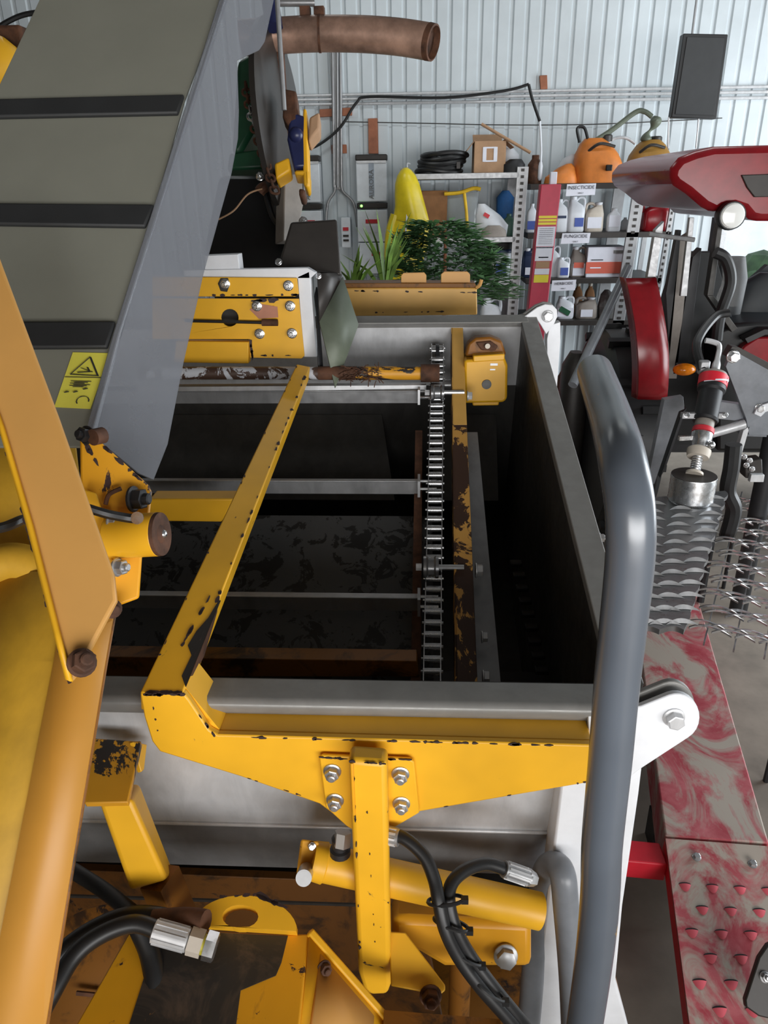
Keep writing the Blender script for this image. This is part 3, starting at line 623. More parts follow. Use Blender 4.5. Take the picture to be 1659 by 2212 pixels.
sticker(486, 528, paper, 'white_sticker'); sticker(529, 560, paper, 'white_sticker', .85); sticker(530, 532, lblblue, 'blue_line', .84); sticker(551, 553.5, lblblue, 'blue_line', .5)
sticker(561, 576, cardb, 'tan_sticker', .7); sticker(577, 590, paper, 'white_sticker', .75); sticker(591, 608, lblyel, 'yellow_sticker', .75)
for k in range(9):
    q = 490+k*4; sticker(q, q+.9, greyclutter, 'print_line', .7)
RZ = .30
t = thing('lift_runway', 'dusty red lift runway on the floor at lower right', 'runway', (1.05, 2.5, 0))
a0, a1 = hit(1437, 1805, HZ(RZ)), hit(1662, 1822, HZ(RZ)); dr = V3((.192, 1, 0)).normalized()
f0, f1 = a0+dr*2.7, a1+dr*2.7
B().hexa([a0, a1, a1-Z*.17, a0-Z*.17], [f0, f1, f1-Z*.17, f0-Z*.17]).obj('runway_deck', runm, t, .006)
for q in (.25, 1.4, 2.5): B().bar(a0+dr*q-Z*.23, a1+dr*q-Z*.23, .1, .14).obj('support_block', blacksteel, t)
lip_m = plain('scuffed_red', S(214, 92, 104), .5, var=.08)
t2 = thing('approach_ramp', 'perforated dusty red approach ramp hinged to the near end of the runway', 'ramp', (.9, 1.5, 0))
n0, n1 = hit(1492, 2230, HZ(.17)), hit(1790, 2230, HZ(.17)); h0, h1 = a0-dr*.012, a1-dr*.012
ddw = (n0-h0); ddx = (h1-h0)
def rp(u, v): return h0+ddx*u+ddw*v+(n1-n0-ddx)*u*v
RN = ddx.cross(ddw).normalized(); RN = RN if RN.z > 0 else -RN
holes = []; lips = []
for r in range(9):
    for c_ in range(4):
        u, v = .12+.245*c_+(.12 if r % 2 else 0), .27+r*.125
        if u < .93:
            ln, dp = .055, .016
            holes.append((u, v)); q = []
            for i in range(9):
                aa = math.pi*i/8; q.append((u+ln*math.cos(aa), v+dp*math.sin(aa)))
            lips.append((u, v, ln, dp))
n2 = rp(0, 1.35); n3 = rp(1, 1.35)
B().prism([h0, h1, n3, n2], -RN*.012).obj('ramp_plate', runm, t2)
for (u, v, ln, dp) in lips:
    sl = [rp(u+ln*math.cos(math.pi*i/8), v-dp*.75*math.sin(math.pi*i/8))+RN*.0006 for i in range(9)]
    B().prism(sl, -RN*.004).obj('louvre_slot', black, t2)
    k = []
    for j in range(4):
        f = j/3
        for i in range(9):
            s_ = -1+2*i/8; e = (1-s_*s_)
            k.append(rp(u+ln*s_*(1-.12*f), v+.0005+(.042*f)*(.25+.75*e))+RN*(.006*e*(1-f)**.9+.0007))
    B().add(k, [(j*9+i, j*9+i+1, (j+1)*9+i+1, (j+1)*9+i) for j in range(3) for i in range(8)]).obj('grip_louvre', lip_m, t2)
for (u, v) in ((.27, .105), (.78, .125)): bolt(rp(u, v), RN, .011, t2, zinc, False)
B().plate([rp(.04, .2)-RN*.05, rp(.96, .2)-RN*.05, rp(.96, 1.3)-RN*.05, rp(.04, 1.3)-RN*.05], -RN*.004).obj('dark_backing', black, t2)  # added dark sheet standing in for the shade below the louvre openings
B().hexa([h0-RN*.013, rp(0, 1.35)-RN*.013, rp(0, 1.35)-RN*.07, h0-RN*.07], [h0-RN*.013+ddx*.03, rp(0.03, 1.35)-RN*.013, rp(.03, 1.35)-RN*.07, h0-RN*.07+ddx*.03]).obj('side_rail', red_b, t2)
B().hexa([h1-RN*.013, n3-RN*.013, n3-RN*.07, h1-RN*.07], [h1-RN*.013-ddx*.03, n3-RN*.013-ddx*.03, n3-RN*.07-ddx*.03, h1-RN*.07-ddx*.03]).obj('side_rail', red_b, t2)
c0, c1 = hit(1340, 1862, HZ(.26)), hit(1440, 1868, HZ(.26))
o = B().hexa([hit(1200, 1845, HZ(.26)), hit(1442, 1868, HZ(.26)), hit(1442, 1868, HZ(.26))+Y*.09, hit(1200, 1845, HZ(.26))+Y*.09], [p-Z*.075 for p in (hit(1200, 1845, HZ(.26)), hit(1442, 1868, HZ(.26)), hit(1442, 1868, HZ(.26))+Y*.09, hit(1200, 1845, HZ(.26))+Y*.09)]).obj('lift_crossbeam', red_b, None, .005)
tag(o, 'bright red crossbeam joining the runway from the left near the hopper post', 'beam')
o = B().bar(hit(1140, 872, HZ(.75)), hit(1290, 880, HZ(.75)), .3, .25).obj('far_crossbeam', red_b, None, .005); o.name = 'lift_crossbeam'
tag(o, 'bright red crossbeam far away behind the hopper wall', 'beam')
# black corner of a machine at lower right edge
t = thing('metal_bracket', 'worn grey steel bracket at the lower right edge standing on the ramp', 'bracket', hit(1640, 2190, HZ(.25)))
pl = PL3(pz(1630, 2040, 2.05), pz(1660, 2040, 2.05), pz(1615, 2190, 2.0))
pplate('plate', [(1640, 2068), (1659, 2040), (1720, 2010), (1720, 2215), (1640, 2196), (1612, 2176), (1610, 2160)], pl, .02, dkgrey, t, bevel=.004)
bolt(hit(1652, 2110, pl), -away(pl), .012, t)

# ================================================================== TREAD DECKS
DZ1 = .9
t = thing('tread_deck', 'dark steel tread deck of raised scalloped lugs carrying the round weight', 'deck', (1.3, 2.6, 0))
pl = HZ(DZ1); L0, R0 = hit(1372, 1352, pl), hit(1480, 1352, pl); L1, R1 = hit(1372, 1078, pl), hit(1566, 1060, pl)
def dk(u, v): return (L0.lerp(R0, u)).lerp(L1.lerp(R1, u), v)
b = B(); n = 24; pts = []
for i in range(n+1): u = i/n; pts.append(dk(u, -.02+.018*abs(math.sin(u*math.pi*2))))
for i in range(1, 49): v = i/48; pts.append(dk(1+.05*abs(math.sin(v*math.pi*11)), v))
pts += [dk(0, 1)]
b.plate(pts, -Z*.02); b.obj('deck_plate', tread, t)
def lug_at(parent, q, ax, ay, ln, wd, ht, m, nm='lug'):
    k = []; n = 8
    for i in range(n+1):
        s_ = -1+2*i/n; wv_ = wd*(1-s_*s_)+.0006; hz_ = ht*(1-s_*s_)
        c = q+ax*ln*s_+ay*(-.35*ln*(s_*s_))
        k += [c-ay*wv_, c+Z*hz_, c+ay*wv_]
    fs = []
    for i in range(n): fs += [(3*i, 3*i+3, 3*i+4, 3*i+1), (3*i+1, 3*i+4, 3*i+5, 3*i+2)]
    return B().add(k, fs).obj(nm, m, parent)
for r in range(13):
    v = .02+r*.076; nn = 3
    for c_ in range(nn):
        u = .18+.34*c_+(.0 if r % 2 else .03); lug_at(t, dk(u, v)+Z*.001, X, Y, .056, .008, .015, alu)
for (u, v) in ((.05, .05), (.05, .95), (.95, .95)): B().cyl(dk(u, v)-Z*.018, V3((dk(u, v).x, dk(u, v).y, .0 if v > 2 else .305)), .02, n=8).obj('leg', blacksteel, t)
t = thing('open_grating', 'open steel grating of paired arched strips at the right edge above the floor', 'grating', (1.75, 2.6, 0))
gz = .62; pl = HZ(gz)
G0, G1, G2, G3 = hit(1520, 1375, pl), hit(1720, 1420, pl), hit(1600, 1060, pl), hit(1760, 1075, pl)
def gr(u, v): return (G0.lerp(G1, u)).lerp(G2.lerp(G3, u), v)
for r in range(11):
    for c_ in range(4):
        u, v = .06+.26*c_+(.1 if r % 2 else 0), .02+r*.085; q = gr(u, v); ax = (gr(u+.05, v)-q).normalized(); L_ = .08
        for off in (0, .04):
            b = B(); k = []; n = 7
            for i in range(n+1):
                s_ = -1+2*i/n; e = (1-s_*s_)
                for (a_, h_) in ((0, 0), (.008, 0), (.008, .008), (0, .008)): k.append(q+ax*L_*s_+Y*(off+a_+.022*e)+Z*(.014*e+h_))
            b.add(k, [(4*i+j, 4*i+(j+1) % 4, 4*i+4+(j+1) % 4, 4*i+4+j) for i in range(n) for j in range(4)]+[(0, 1, 2, 3), (4*n, 4*n+1, 4*n+2, 4*n+3)]); b.obj('strip', lug, t)
for u in (.02, .35, .68, 1.0): B().bar(gr(u, -.02)-Z*.012, gr(u, 1)-Z*.012, .006, .016).obj('bearing_bar', tread, t)
for (u, v) in ((1, .0), (.02, .95), (1, .95)): q = gr(u, v)-Z*.012; B().cyl(q, V3((q.x, q.y, 0)), .012, n=8).obj('leg', blacksteel, t)

# ================================================================== TRACTOR
TY = 4.3; pl = VY(TY)
t = thing('tractor', 'red cab tractor parked at the right behind the lift', 'tractor', (3.0, TY+.6, 0))
roof = [(1447, 385), (1452, 362), (1470, 340), (1505, 326), (1545, 316), (1700, 312), (2010, 318), (2062, 345), (2076, 380), (2040, 425), (1960, 470), (1900, 480), (1640, 478), (1622, 474), (1606, 455), (1585, 448), (1562, 452), (1548, 462), (1520, 448), (1485, 418), (1458, 400)]
pplate('roof', roof, pl, 1.35, red_d, t, bevel=.05)
pplate('roof_hatch', [(1600, 378), (1720, 374), (1720, 424), (1628, 426), (1612, 405)], pl, .02, dkgrey, t, shift=-.012, bevel=.004)
q = hit(1583, 466, VY(TY-.06))
b = B().lathe(q, Y, [(0, .068), (.03, .074), (.1, .06)], 24); b.obj('lamp_housing', black, t)
b = B().lathe(q-Y*.012, Y, [(0, .02), (.004, .055), (.014, .064)], 24); o = b.obj('work_lamp', lampm, t)
pplate('rear_glass', [(1541, 640), (1566, 482), (1920, 482), (1945, 640), (1900, 700), (1590, 700)], pl, .006, glassm, t, shift=.05)
for px in ([(1532, 640), (1558, 470), (1568, 470), (1545, 640)], [(1940, 640), (1920, 470), (1932, 470), (1955, 640)], [(1532, 640), (1546, 640), (1598, 712), (1586, 720)]): pplate('cab_pillar', px, pl, .06, galv_d, t, shift=.03)
pplate('front_pillar', [(1515, 690), (1545, 470), (1556, 470), (1530, 700)], VY(TY+1.2), .06, blacksteel, t)
# seat, wheel, body under the glass
q = hit(1668, 640, VY(TY+.5)); B().loft(q, [(-.6, .24, .08), (-.2, .25, .07), (.08, .2, .06), (.14, .1, .04)], 18, 3).obj('seat_back', black, t)
q = hit(1575, 600, VY(TY+.4)); B().loft(q, [(-.35, .09, .06), (.0, .1, .07), (.12, .07, .05)], 14, 3).obj('control_console', black, t)
pplate('rear_panel', [(1560, 722), (1600, 705), (1650, 700), (1900, 700), (1930, 740), (1930, 985), (1560, 985)], pl, .5, black, t, shift=.08, bevel=.02)
pplate('red_body', [(1590, 772), (1612, 748), (1640, 730), (1880, 722), (1880, 800), (1592, 800)], pl, .1, red_d, t, shift=.02, bevel=.01)
pplate('hood', [(1612, 740), (1650, 722), (1880, 722), (1890, 712), (1648, 710), (1606, 730)], pl, .08, black, t, shift=-.02)
pplate('cab_interior', [(1540, 650), (1572, 596), (1598, 588), (1622, 604), (1659, 572), (1740, 590), (1900, 600), (1935, 725), (1560, 725)], VY(TY+.62), .05, black, t, holes=[[(1602, 612), (1616, 608), (1611, 640), (1598, 641)], [(1626, 618), (1642, 610), (1634, 652), (1619, 655)], [(1590, 668), (1604, 664), (1600, 690), (1588, 692)]], bevel=0)
# left fender, tyre, posts
fxx = hit(1365, 620, pl).x, hit(1436, 620, pl).x
b = B(); k = []; n = 14; fz1, fz0 = hit(1395, 605, pl).z, hit(1395, 858, pl).z
for i in range(n+1):
    u = i/n; z = fz1+(fz0-fz1)*u; yy = TY+.10*(1-u)**3-.12*math.sin(u*2.6)
    x_ = hit(1395, 605+(858-605)*u, pl).x+.02*u
    k += [V3((x_-.10, yy+.08, z)), V3((x_-.08, yy+.01, z)), V3((x_+.03, yy, z)), V3((x_+.09, yy+.02, z)), V3((x_+.11, yy+.1, z))]
b.add(k, [(5*i+j, 5*i+j+1, 5*i+6+j, 5*i+5+j) for i in range(n) for j in range(4)]); o = b.obj('fender', red_d, t, angle=60); md = o.modifiers.new('solid', 'SOLIDIFY'); md.thickness = .012; md.offset = -1
tc = V3((hit(1400, 900, pl).x, TY+.75, .72))
for sx in (0, 1.75):
    c = tc+X*sx; b = B(); b.lathe(c-X*.16, X, [(0, .42), (.0, .66), (.04, .71), (.28, .71), (.32, .66), (.32, .42)], 40); o = b.obj('tyre', rubber, t)
    for i in range(26):
        a = 2*math.pi*i/26
        B().box(c+V3((.075*(1 if i % 2 else -1), math.cos(a)*.715, math.sin(a)*.715)), (.16, .05, .045), Matrix.Rotation(a, 3, 'X')).obj('tread_lug', rubber, o)
    B().lathe(c-X*.1, X, [(0, .1), (0, .40), (.03, .42), (.2, .42)], 24).obj('wheel_rim', galv_m, t)
B().bar(tc+Z*.0, tc+X*1.75, .22, .22).obj('rear_axle', blacksteel, t)
for px, m, d in (([(1487, 520), (1512, 505), (1478, 830), (1450, 830)], grey_pl, .07), ([(1432, 500), (1452, 480), (1430, 620), (1408, 640)], galv_m, .05), ([(1455, 640), (1482, 500), (1490, 500), (1462, 790)], blacksteel, .05), ([(1515, 560), (1535, 540), (1500, 820), (1470, 820)], blacksteel, .08), ([(1405, 620), (1432, 610), (1440, 900), (1420, 900)], blacksteel, .06)):
    pplate('frame_post', px, VY(TY+.02), d, m, t, shift=.14)
B().tube(pp([(1545, 545), (1568, 560), (1578, 610), (1556, 680), (1548, 735)], VY(TY-.05)), .03, 10).obj('hydraulic_hose', rubber, t)
B().tube(pp([(1402, 505), (1450, 512), (1500, 518)], VY(TY)), .012, 8).obj('bracket_rod', galv_m, t)
pplate('inner_panel', [(1440, 640), (1470, 545), (1545, 545), (1600, 760), (1580, 960), (1400, 960), (1425, 700)], VY(TY+.3), .1, cleatm, t)
q = hit(1478, 798, VY(TY-.03)); B().ball(q, (.065, .04, .035), 16, 10).obj('indicator_lens', amber, t)
B().box(q+V3((.05, .05, 0)), (.16, .06, .05)).obj('indicator_mount', black, t, .01)
pplate('mirror_bracket', [(1470, 640), (1490, 470), (1500, 470), (1484, 640)], VY(TY+.05), .03, galv_m, t)
# hitch arms
pl = VY(3.75)
h = t
pplate('upper_plate', [(1568, 792), (1578, 768), (1590, 760), (1700, 822), (1760, 900), (1760, 940), (1618, 940), (1612, 905)], pl, .03, tubed, h)
pplate('upper_edge', [(1572, 772), (1585, 750), (1600, 752), (1705, 806), (1702, 822), (1590, 764)], pl, .06, dkgrey, h, shift=.02)
pplate('lower_plate', [(1560, 872), (1618, 880), (1760, 890), (1760, 925), (1659, 920), (1560, 910)], pl, .05, tubed, h, shift=.04)
pplate('crossbar', [(1615, 930), (1760, 935), (1760, 955), (1612, 950)], pl, .06, tubed, h, shift=.06)
pplate('leg', [(1606, 930), (1620, 920), (1600, 990), (1588, 990)], pl, .04, galv_l, h, shift=.0)
pplate('link_plate', [(1626, 892), (1632, 880), (1645, 872), (1700, 855), (1700, 870), (1650, 888), (1640, 898)], pl, .015, white_p, h, shift=-.02)
for q, r in (((1583, 770), .026), ((1640, 881), .02)): bolt(hit(q[0], q[1], pl)-Y*.001, -Y, r, h, chrome, False)
pplate('side_arm', [(1448, 875), (1490, 868), (1492, 895), (1480, 900), (1425, 1060), (1408, 1065)], pl, .05, tubed, h, shift=.1)
pplate('side_arm', [(1490, 905), (1500, 895), (1452, 1030), (1440, 1050)], pl, .05, blacksteel, h, shift=.12)
pplate('valve_block', [(1600, 990), (1638, 985), (1640, 1030), (1602, 1026)], pl, .08, dkgrey, h, bevel=.006, shift=-.05)
pplate('valve_end', [(1610, 1014), (1638, 1014), (1636, 1030), (1606, 1030)], pl, .03, galv_l, h, bevel=.003, shift=-.08)
for q in ((1597, 978), (1609, 986), (1602, 996), (1614, 1004)): bolt(hit(q[0], q[1], pl)-Y*.06, -Y, .012, h, chrome)
B().cyl(hit(1535, 940, pl)+Y*.02, hit(1612, 918, pl)+Y*.02, .025, n=12).obj('lower_link', galv_l, h)
B().tube(pp([(1585, 960), (1580, 1010), (1572, 1060), (1585, 1100), (1570, 1160)], VY(3.6)), .04, 10).obj('breather_hose', rubber, h)
B().cyl(V3((hit(1690, 930, pl).x, 3.83, .0)), hit(1690, 930, pl)+Y*.08, .05, n=12).obj('drop_leg', blacksteel, h)
# levelling rod
pl = VY(3.45); Q0, Q1 = hit(1490, 1062, pl), hit(1543, 800, pl)
base = hit(1492, 1075, HZ(DZ1)); wc = dk(.62, .93); wc.z = DZ1
Q0 = wc+Z*.0
axv = (pz(1545, 800, (wc-CAM).dot(FW)*1.005)-Q0); Lr = axv.length; ax = axv.normalized()
t = thing('round_weight', 'round galvanised weight with dark top standing on the tread deck', 'weight', Q0+Z*.001)
rw = .105
B().lathe(Q0+Z*.001, Z, [(0, rw*.96), (.01, rw), (.012, rw), (.02, rw*.985), (.125, rw*1.0), (.13, rw*.99)], 36).obj('shell', chrome, t)
B().lathe(Q0+Z*.127, Z, [(0, rw*.985), (.006, rw*.985)], 36).obj('top_disc', dkgrey, t)
Q0 = Q0+Z*.134
axv = (pz(1545, 800, (wc-CAM).dot(FW)*1.02)-Q0); Lr = axv.length; ax = axv.normalized()
t = thing('levelling_rod', 'tilted hydraulic levelling rod with a red arrow band above the round weight', 'rod', Q0)
def seg(nm, m, prof, n=20): B().lathe(Q0, ax, [(h_*Lr, r_) for h_, r_ in prof], n).obj(nm, m, t)
seg('foot_washer', cream_pl, [(0, .04), (.02, .04), (.03, .03)])
seg('threaded_rod', chrome, [(.02, .022), (.17, .022)])
for i in range(6): seg('thread', chrome, [(.04+.022*i, .024), (.05+.022*i, .026), (.06+.022*i, .024)], 14)
seg('lock_ring', cream_pl, [(.16, .05), (.2, .055), (.23, .055), (.25, .04)])
seg('collar', chrome, [(.25, .035), (.3, .04), (.33, .048), (.38, .05), (.4, .04)])
for k, (a_, r_) in enumerate(((.27, .058), (.27, -.0))): pass
B().ball(Q0+ax*.27*Lr+RT*.035-FW*.04, .02, 10, 8).obj('grease_nipple', chrome, t)
B().bar(Q0+ax*.34*Lr-RT*.11, Q0+ax*.35*Lr-RT*.02, .02, .02).obj('pin', chrome, t)
seg('ring_label', lblred, [(.39, .051), (.43, .051)])
seg('lower_tube', grey_pl, [(.38, .045), (.52, .045)])
seg('cylinder_barrel', blacksteel, [(.50, .058), (.52, .062), (.53, .056), (.78, .056), (.80, .066), (.84, .066)])
B().bar(Q0+ax*.56*Lr-RT*.12, Q0+ax*.56*Lr+RT*.09, .03, .025).obj('clamp_strap', galv_m, t)
for d in (-.1, .085): bolt(Q0+ax*.56*Lr+RT*d-FW*.012, -FW, .012, t, chrome, False)
seg('red_band', red_b, [(.84, .068), (.93, .07)], 28)
b = B(); 
k = []
for i in range(9):
    a_ = -1.0+2.0*i/8; rr = .0712; o_ = RT*math.sin(a_)*rr-FW*math.cos(a_)*rr
    k += [Q0+ax*Lr*(.875)+o_, Q0+ax*Lr*(.892)+o_]
b.add(k, [(2*i, 2*i+2, 2*i+3, 2*i+1) for i in range(8)])
a_ = 1.0; o1 = RT*math.sin(.75)*.0716-FW*math.cos(.75)*.0716; o2 = RT*math.sin(1.15)*.0718-FW*math.cos(1.15)*.0718
b.add([Q0+ax*Lr*.858+o1, Q0+ax*Lr*.908+o1, Q0+ax*Lr*.884+o2], [(0, 1, 2)]); b.obj('arrow', paper, t)
seg('cylinder_head', grey_pl, [(.93, .066), (.96, .06), (.98, .03)])
seg('eye_rod', galv_l, [(.97, .02), (1.06, .02), (1.10, .014), (1.2, .013)])
B().tube([Q0+ax*Lr*1.2, Q0+ax*Lr*1.26-RT*.01, Q0+ax*Lr*1.29-RT*.05, Q0+ax*Lr*1.30-RT*.08], .013, 8).obj('hook', galv_l, t)
B().box(Q0+ax*Lr*1.03-RT*.06, (.05, .04, .07)).obj('port_block', galv_m, t, .008)
B().tube([Q0+ax*Lr*1.0-RT*.06, Q0+ax*Lr*1.25-RT*.1+Y*.05, Q0+ax*Lr*1.5+Y*.1-RT*.02, Q0+ax*Lr*1.55+Y*.1+RT*.05], .022, 10).obj('hose', rubber, t)
# grey pole leaning and clutter between hopper and tractor
o = B().cyl(hit(1357, 578, VY(4.9)), hit(1237, 832, VY(4.3)), .028, n=14).obj('leaning_pole', tubed); tag(o, 'grey pole leaning diagonally in front of the shelving', 'pole')
for k, (px, y0, wpx, hpx, m, nm, lab) in enumerate(((1245, 760, 60, 60, dkgrey, 'sack', 'grey sack on the floor behind the hopper corner'), (1300, 730, 60, 46, dkgrey, 'tool_case', 'dark case on the floor behind the leaning pole'), (1240, 806, 50, 36, rustm, 'rusty_tub', 'rust-brown tub beside the hopper corner'))):
    p = hit(px, y0, VY(5.3)); wd = wpx*.0033; h = max(.3, p.z)
    o = B().loft((p.x, 5.3+.1*k, 0), [(0, wd*.5, .12), (h*.6, wd*.52, .13), (h*.92, wd*.44, .11), (h, wd*.2, .06)], 16, 3).obj(nm, m); tag(o, lab, nm.split('_')[-1])

# ================================================================== HOPPER
UR = .288
hop = thing('hopper', 'galvanised steel hopper with open top filling the middle of the picture', 'hopper', (-.3, 1.5, .9))
def hbox(u0, u1, v0, v1, n0, n1):
    return B().hexa([hp(u0, v0, n1), hp(u1, v0, n1), hp(u1, v1, n1), hp(u0, v1, n1)], [hp(u0, v0, n0), hp(u1, v0, n0), hp(u1, v1, n0), hp(u0, v1, n0)])
UL = -1.15
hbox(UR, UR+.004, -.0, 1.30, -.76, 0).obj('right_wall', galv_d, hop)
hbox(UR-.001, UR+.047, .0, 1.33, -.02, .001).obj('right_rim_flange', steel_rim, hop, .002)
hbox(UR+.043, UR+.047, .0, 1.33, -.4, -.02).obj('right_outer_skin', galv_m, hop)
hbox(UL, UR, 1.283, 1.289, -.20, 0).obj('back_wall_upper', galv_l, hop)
hbox(UL, UR, 1.284, 1.29, -.75, -.20).obj('back_wall_lower', galv_d, hop)  # lower part darker: the hopper's inner shade put into the sheet colour
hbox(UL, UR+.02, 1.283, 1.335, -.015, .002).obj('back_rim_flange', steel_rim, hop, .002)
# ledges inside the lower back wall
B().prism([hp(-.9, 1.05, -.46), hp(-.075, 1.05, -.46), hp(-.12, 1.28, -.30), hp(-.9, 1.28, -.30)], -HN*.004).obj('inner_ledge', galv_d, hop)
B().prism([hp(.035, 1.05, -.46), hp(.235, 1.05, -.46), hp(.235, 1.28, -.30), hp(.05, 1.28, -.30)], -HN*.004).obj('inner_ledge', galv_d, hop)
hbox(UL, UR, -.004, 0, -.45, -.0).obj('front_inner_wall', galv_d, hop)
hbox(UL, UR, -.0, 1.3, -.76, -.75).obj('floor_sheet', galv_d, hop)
# front rim beam: rounded box section
yb = hit(860, 1522, HZ(1.62)).y
b = B(); prof = [(.925, 1.62), (yb+.012, 1.62), (yb+.005, 1.6175), (yb+.001, 1.612), (yb+.002, 1.606), (yb+.03, 1.572), (.925, 1.572)]
x0, x1 = -1.15, .30
b.prism([V3((x0, y, z)) for y, z in prof], X*(x1-x0)); b.obj('front_rim_beam', steel_rim, hop, .002)
# front outer skin folded inwards
fz = hit(770, 1783, VY(.965)); zt = 1.575
prof = [(.925, zt), (.945, fz.z+.12), (.962, fz.z), (1.015, fz.z-.165), (1.10, fz.z-.22)]
xr_ = hit(1207, 1800, VY(.962)).x
for i, nm in enumerate(('front_skin_top', 'front_skin_band', 'front_skin_lower', 'front_skin_bottom')):
    (y0, z0), (y1, z1) = prof[i], prof[i+1]
    B().prism([V3((-1.15, y0, z0)), V3((xr_, y0, z0)), V3((xr_, y1, z1)), V3((-1.15, y1, z1))], Y*.004).obj(nm, galv_l if i < 2 else galv_m, hop)  # lower folds use a darker sheet, their shade put into the colour
B().bar(V3((-1.15, .960, fz.z)), V3((xr_, .960, fz.z)), .006, .006).obj('fold_edge', galv_l, hop, .002)
# white corner post and pivot ears
pl = VY(.905)
pplate('corner_post', [(1212, 1690), (1222, 1560), (1335, 1560), (1392, 1620), (1380, 1720), (1345, 1960), (1330, 2120), (1368, 2260), (1145, 2260), (1190, 1880)], pl, .06, white_p, hop, bevel=.004)
pl = VY(.875)
ear = [(1270, 1545), (1385, 1526), (1425, 1510)]+[(1462+50*math.cos(math.radians(a)), 1550+51*math.sin(math.radians(a))) for a in range(-110, 66, 14)]+[(1380, 1664), (1335, 1700), (1280, 1700)]
pplate('pivot_ear', ear, pl, .010, white_p, hop, bevel=.002)
pplate('pivot_ear', [(x, y-6) for x, y in ear], pl, .010, steel_rim, hop, bevel=.002, shift=.022)
B().cyl(hit(1455, 1548, pl), hit(1455, 1548, pl)+Y*.03, .009).obj('pivot_pin', zinc, hop)
bolt(hit(1455, 1549, pl), -Y, .0125, hop, galv_l, False)
pl = VY(2.20)
ear = [(1100, 690), (1133, 684), (1160, 664), (1178, 657), (1194, 659), (1203, 669), (1204, 684), (1197, 700), (1180, 722), (1170, 705), (1160, 690)]
pplate('pivot_ear', ear, pl, .010, white_p, hop, bevel=.002)
pplate('pivot_ear', [(x-2, y-3) for x, y in ear], pl, .010, steel_rim, hop, bevel=.002, shift=.02)
bolt(hit(1183, 683, pl), -Y, .014, hop, galv_l, False)
pplate('back_post', [(1184, 735), (1190, 705), (1213, 698), (1213, 740), (1204, 860), (1185, 860)], VY(2.22), .04, white_p, hop, shift=.02)
bolt(hp(UR+.05, .36, -.02), X, .008, hop, chrome, True)
# conveyor supports of hopper down to the machine chassis
B().box((-.2, 1.6, .82), (1.2, .9, .12)).obj('subframe', blacksteel, hop)

# ================================================================== SLAT CONVEYOR
con = thing('slat_conveyor', 'chain conveyor with aluminium cross slats running down inside the hopper', 'conveyor', cp(-.2, .6, -.1))
def tpy(x, y, n=0): p = hit(x, y, CPp(n)); return (p-CP).dot(CD)
ULc = -1.1
xr = .015
for y in (850, 1045, 1296):
    t0 = tpy(900, y, .0)
    xe = hit(905, y, CPp(0)).x
    # angle-section slat: flat top flange + upright face
    b = B(); b.hexa([cp(ULc, t0-.016, .0), cp(xe, t0-.016, .0), cp(xe, t0+.006, .014), cp(ULc, t0+.006, .014)], [cp(ULc, t0-.016, -.004), cp(xe, t0-.016, -.004), cp(xe, t0+.006, .010), cp(ULc, t0+.006, .010)])
    b.hexa([cp(ULc, t0+.005, .014), cp(xe, t0+.005, .014), cp(xe, t0+.014, -.022), cp(ULc, t0+.014, -.022)], [cp(ULc, t0+.002, .013), cp(xe, t0+.002, .013), cp(xe, t0+.010, -.022), cp(ULc, t0+.010, -.022)])
    b.obj('slat', alu, con, .0008)
    for dt in (-.008, .017): B().cyl(cp(xe-.002, t0+dt, 0), cp(.04, t0+dt, 0), .004, n=8).obj('attachment_pin', chrome, con)
    B().box(cp(xe, t0+.004, -.002), (.006, .05, .04)).obj('end_plate', alu, con)
# bed
B().prism([cp(ULc, .56, -.055), cp(.03, .56, -.055), cp(.03, 1.12, -.055), cp(ULc, 1.12, -.055)], -CN*.004).obj('bed_sheet', bedm, con)
# chain
p = .0276; hw = .0155
lk = B()
lk.cyl(-X*hw, X*hw, .0072, n=12)
for s in (-1, 1): lk.box(X*s*(hw-.001)+CD*p/2*.0, (.0022, .0, .0)) if False else None
for s in (-1, 1):
    c = X*s*hw; k = []
    for i in range(5):
        a = math.pi/2+math.pi*i/4; k.append(c+CD*(.0065*math.cos(a))+CN*(.0065*math.sin(a)))
    for i in range(5):
        a = -math.pi/2+math.pi*i/4; k.append(c+CD*(p+.0065*math.cos(a))+CN*(.0065*math.sin(a)))
    lk.prism(k, X*s*.002)
lk.cyl(-X*(hw+.006), X*(hw+.006), .003, n=8)
first = None; Ls = 40
for i in range(Ls-4):
    t0 = .035+i*p; q = cp(.048-.0225*t0, t0, 0)
    off = q-BASE[con.name]
    if first is None:
        me = lk.mesh('chain_link', V3((0, 0, 0)), chrome); first = bpy.data.objects.new('chain_link', me); COL.objects.link(first); first.parent = con; first.location = off; BASE[first.name] = BASE[con.name]
    else: inst('chain_link', first, con, off)
# top sprocket + links over it
spx = cp(.048, .0, -.03)
b = B(); b.lathe(spx-X*.006, X, [(0, .012), (0, .036), (.012, .036), (.012, .012)], 24)
for i in range(9):
    a = 2*math.pi*i/9; b.box(spx+V3((0, .040*math.cos(a), .040*math.sin(a))), (.010, .012, .012), Matrix.Rotation(a, 3, 'X'))
b.obj('sprocket', blacksteel, con)
for i in range(4):
    a = math.radians(75-i*38+90); q = spx+V3((0, .044*math.cos(a-.9), .044*math.sin(a-.9)))
for i in range(3):
    a = math.radians(65-i*34); q = spx+V3((0, .0*1, 0))+(CN*math.cos(math.radians(i*33))-CD*math.sin(math.radians(i*33)))*.034
    rot = Matrix.Rotation(math.radians(-i*33), 4, 'X'); m = Matrix.Translation(q-BASE[con.name]) @ rot; inst('chain_link', first, con, mat=m)
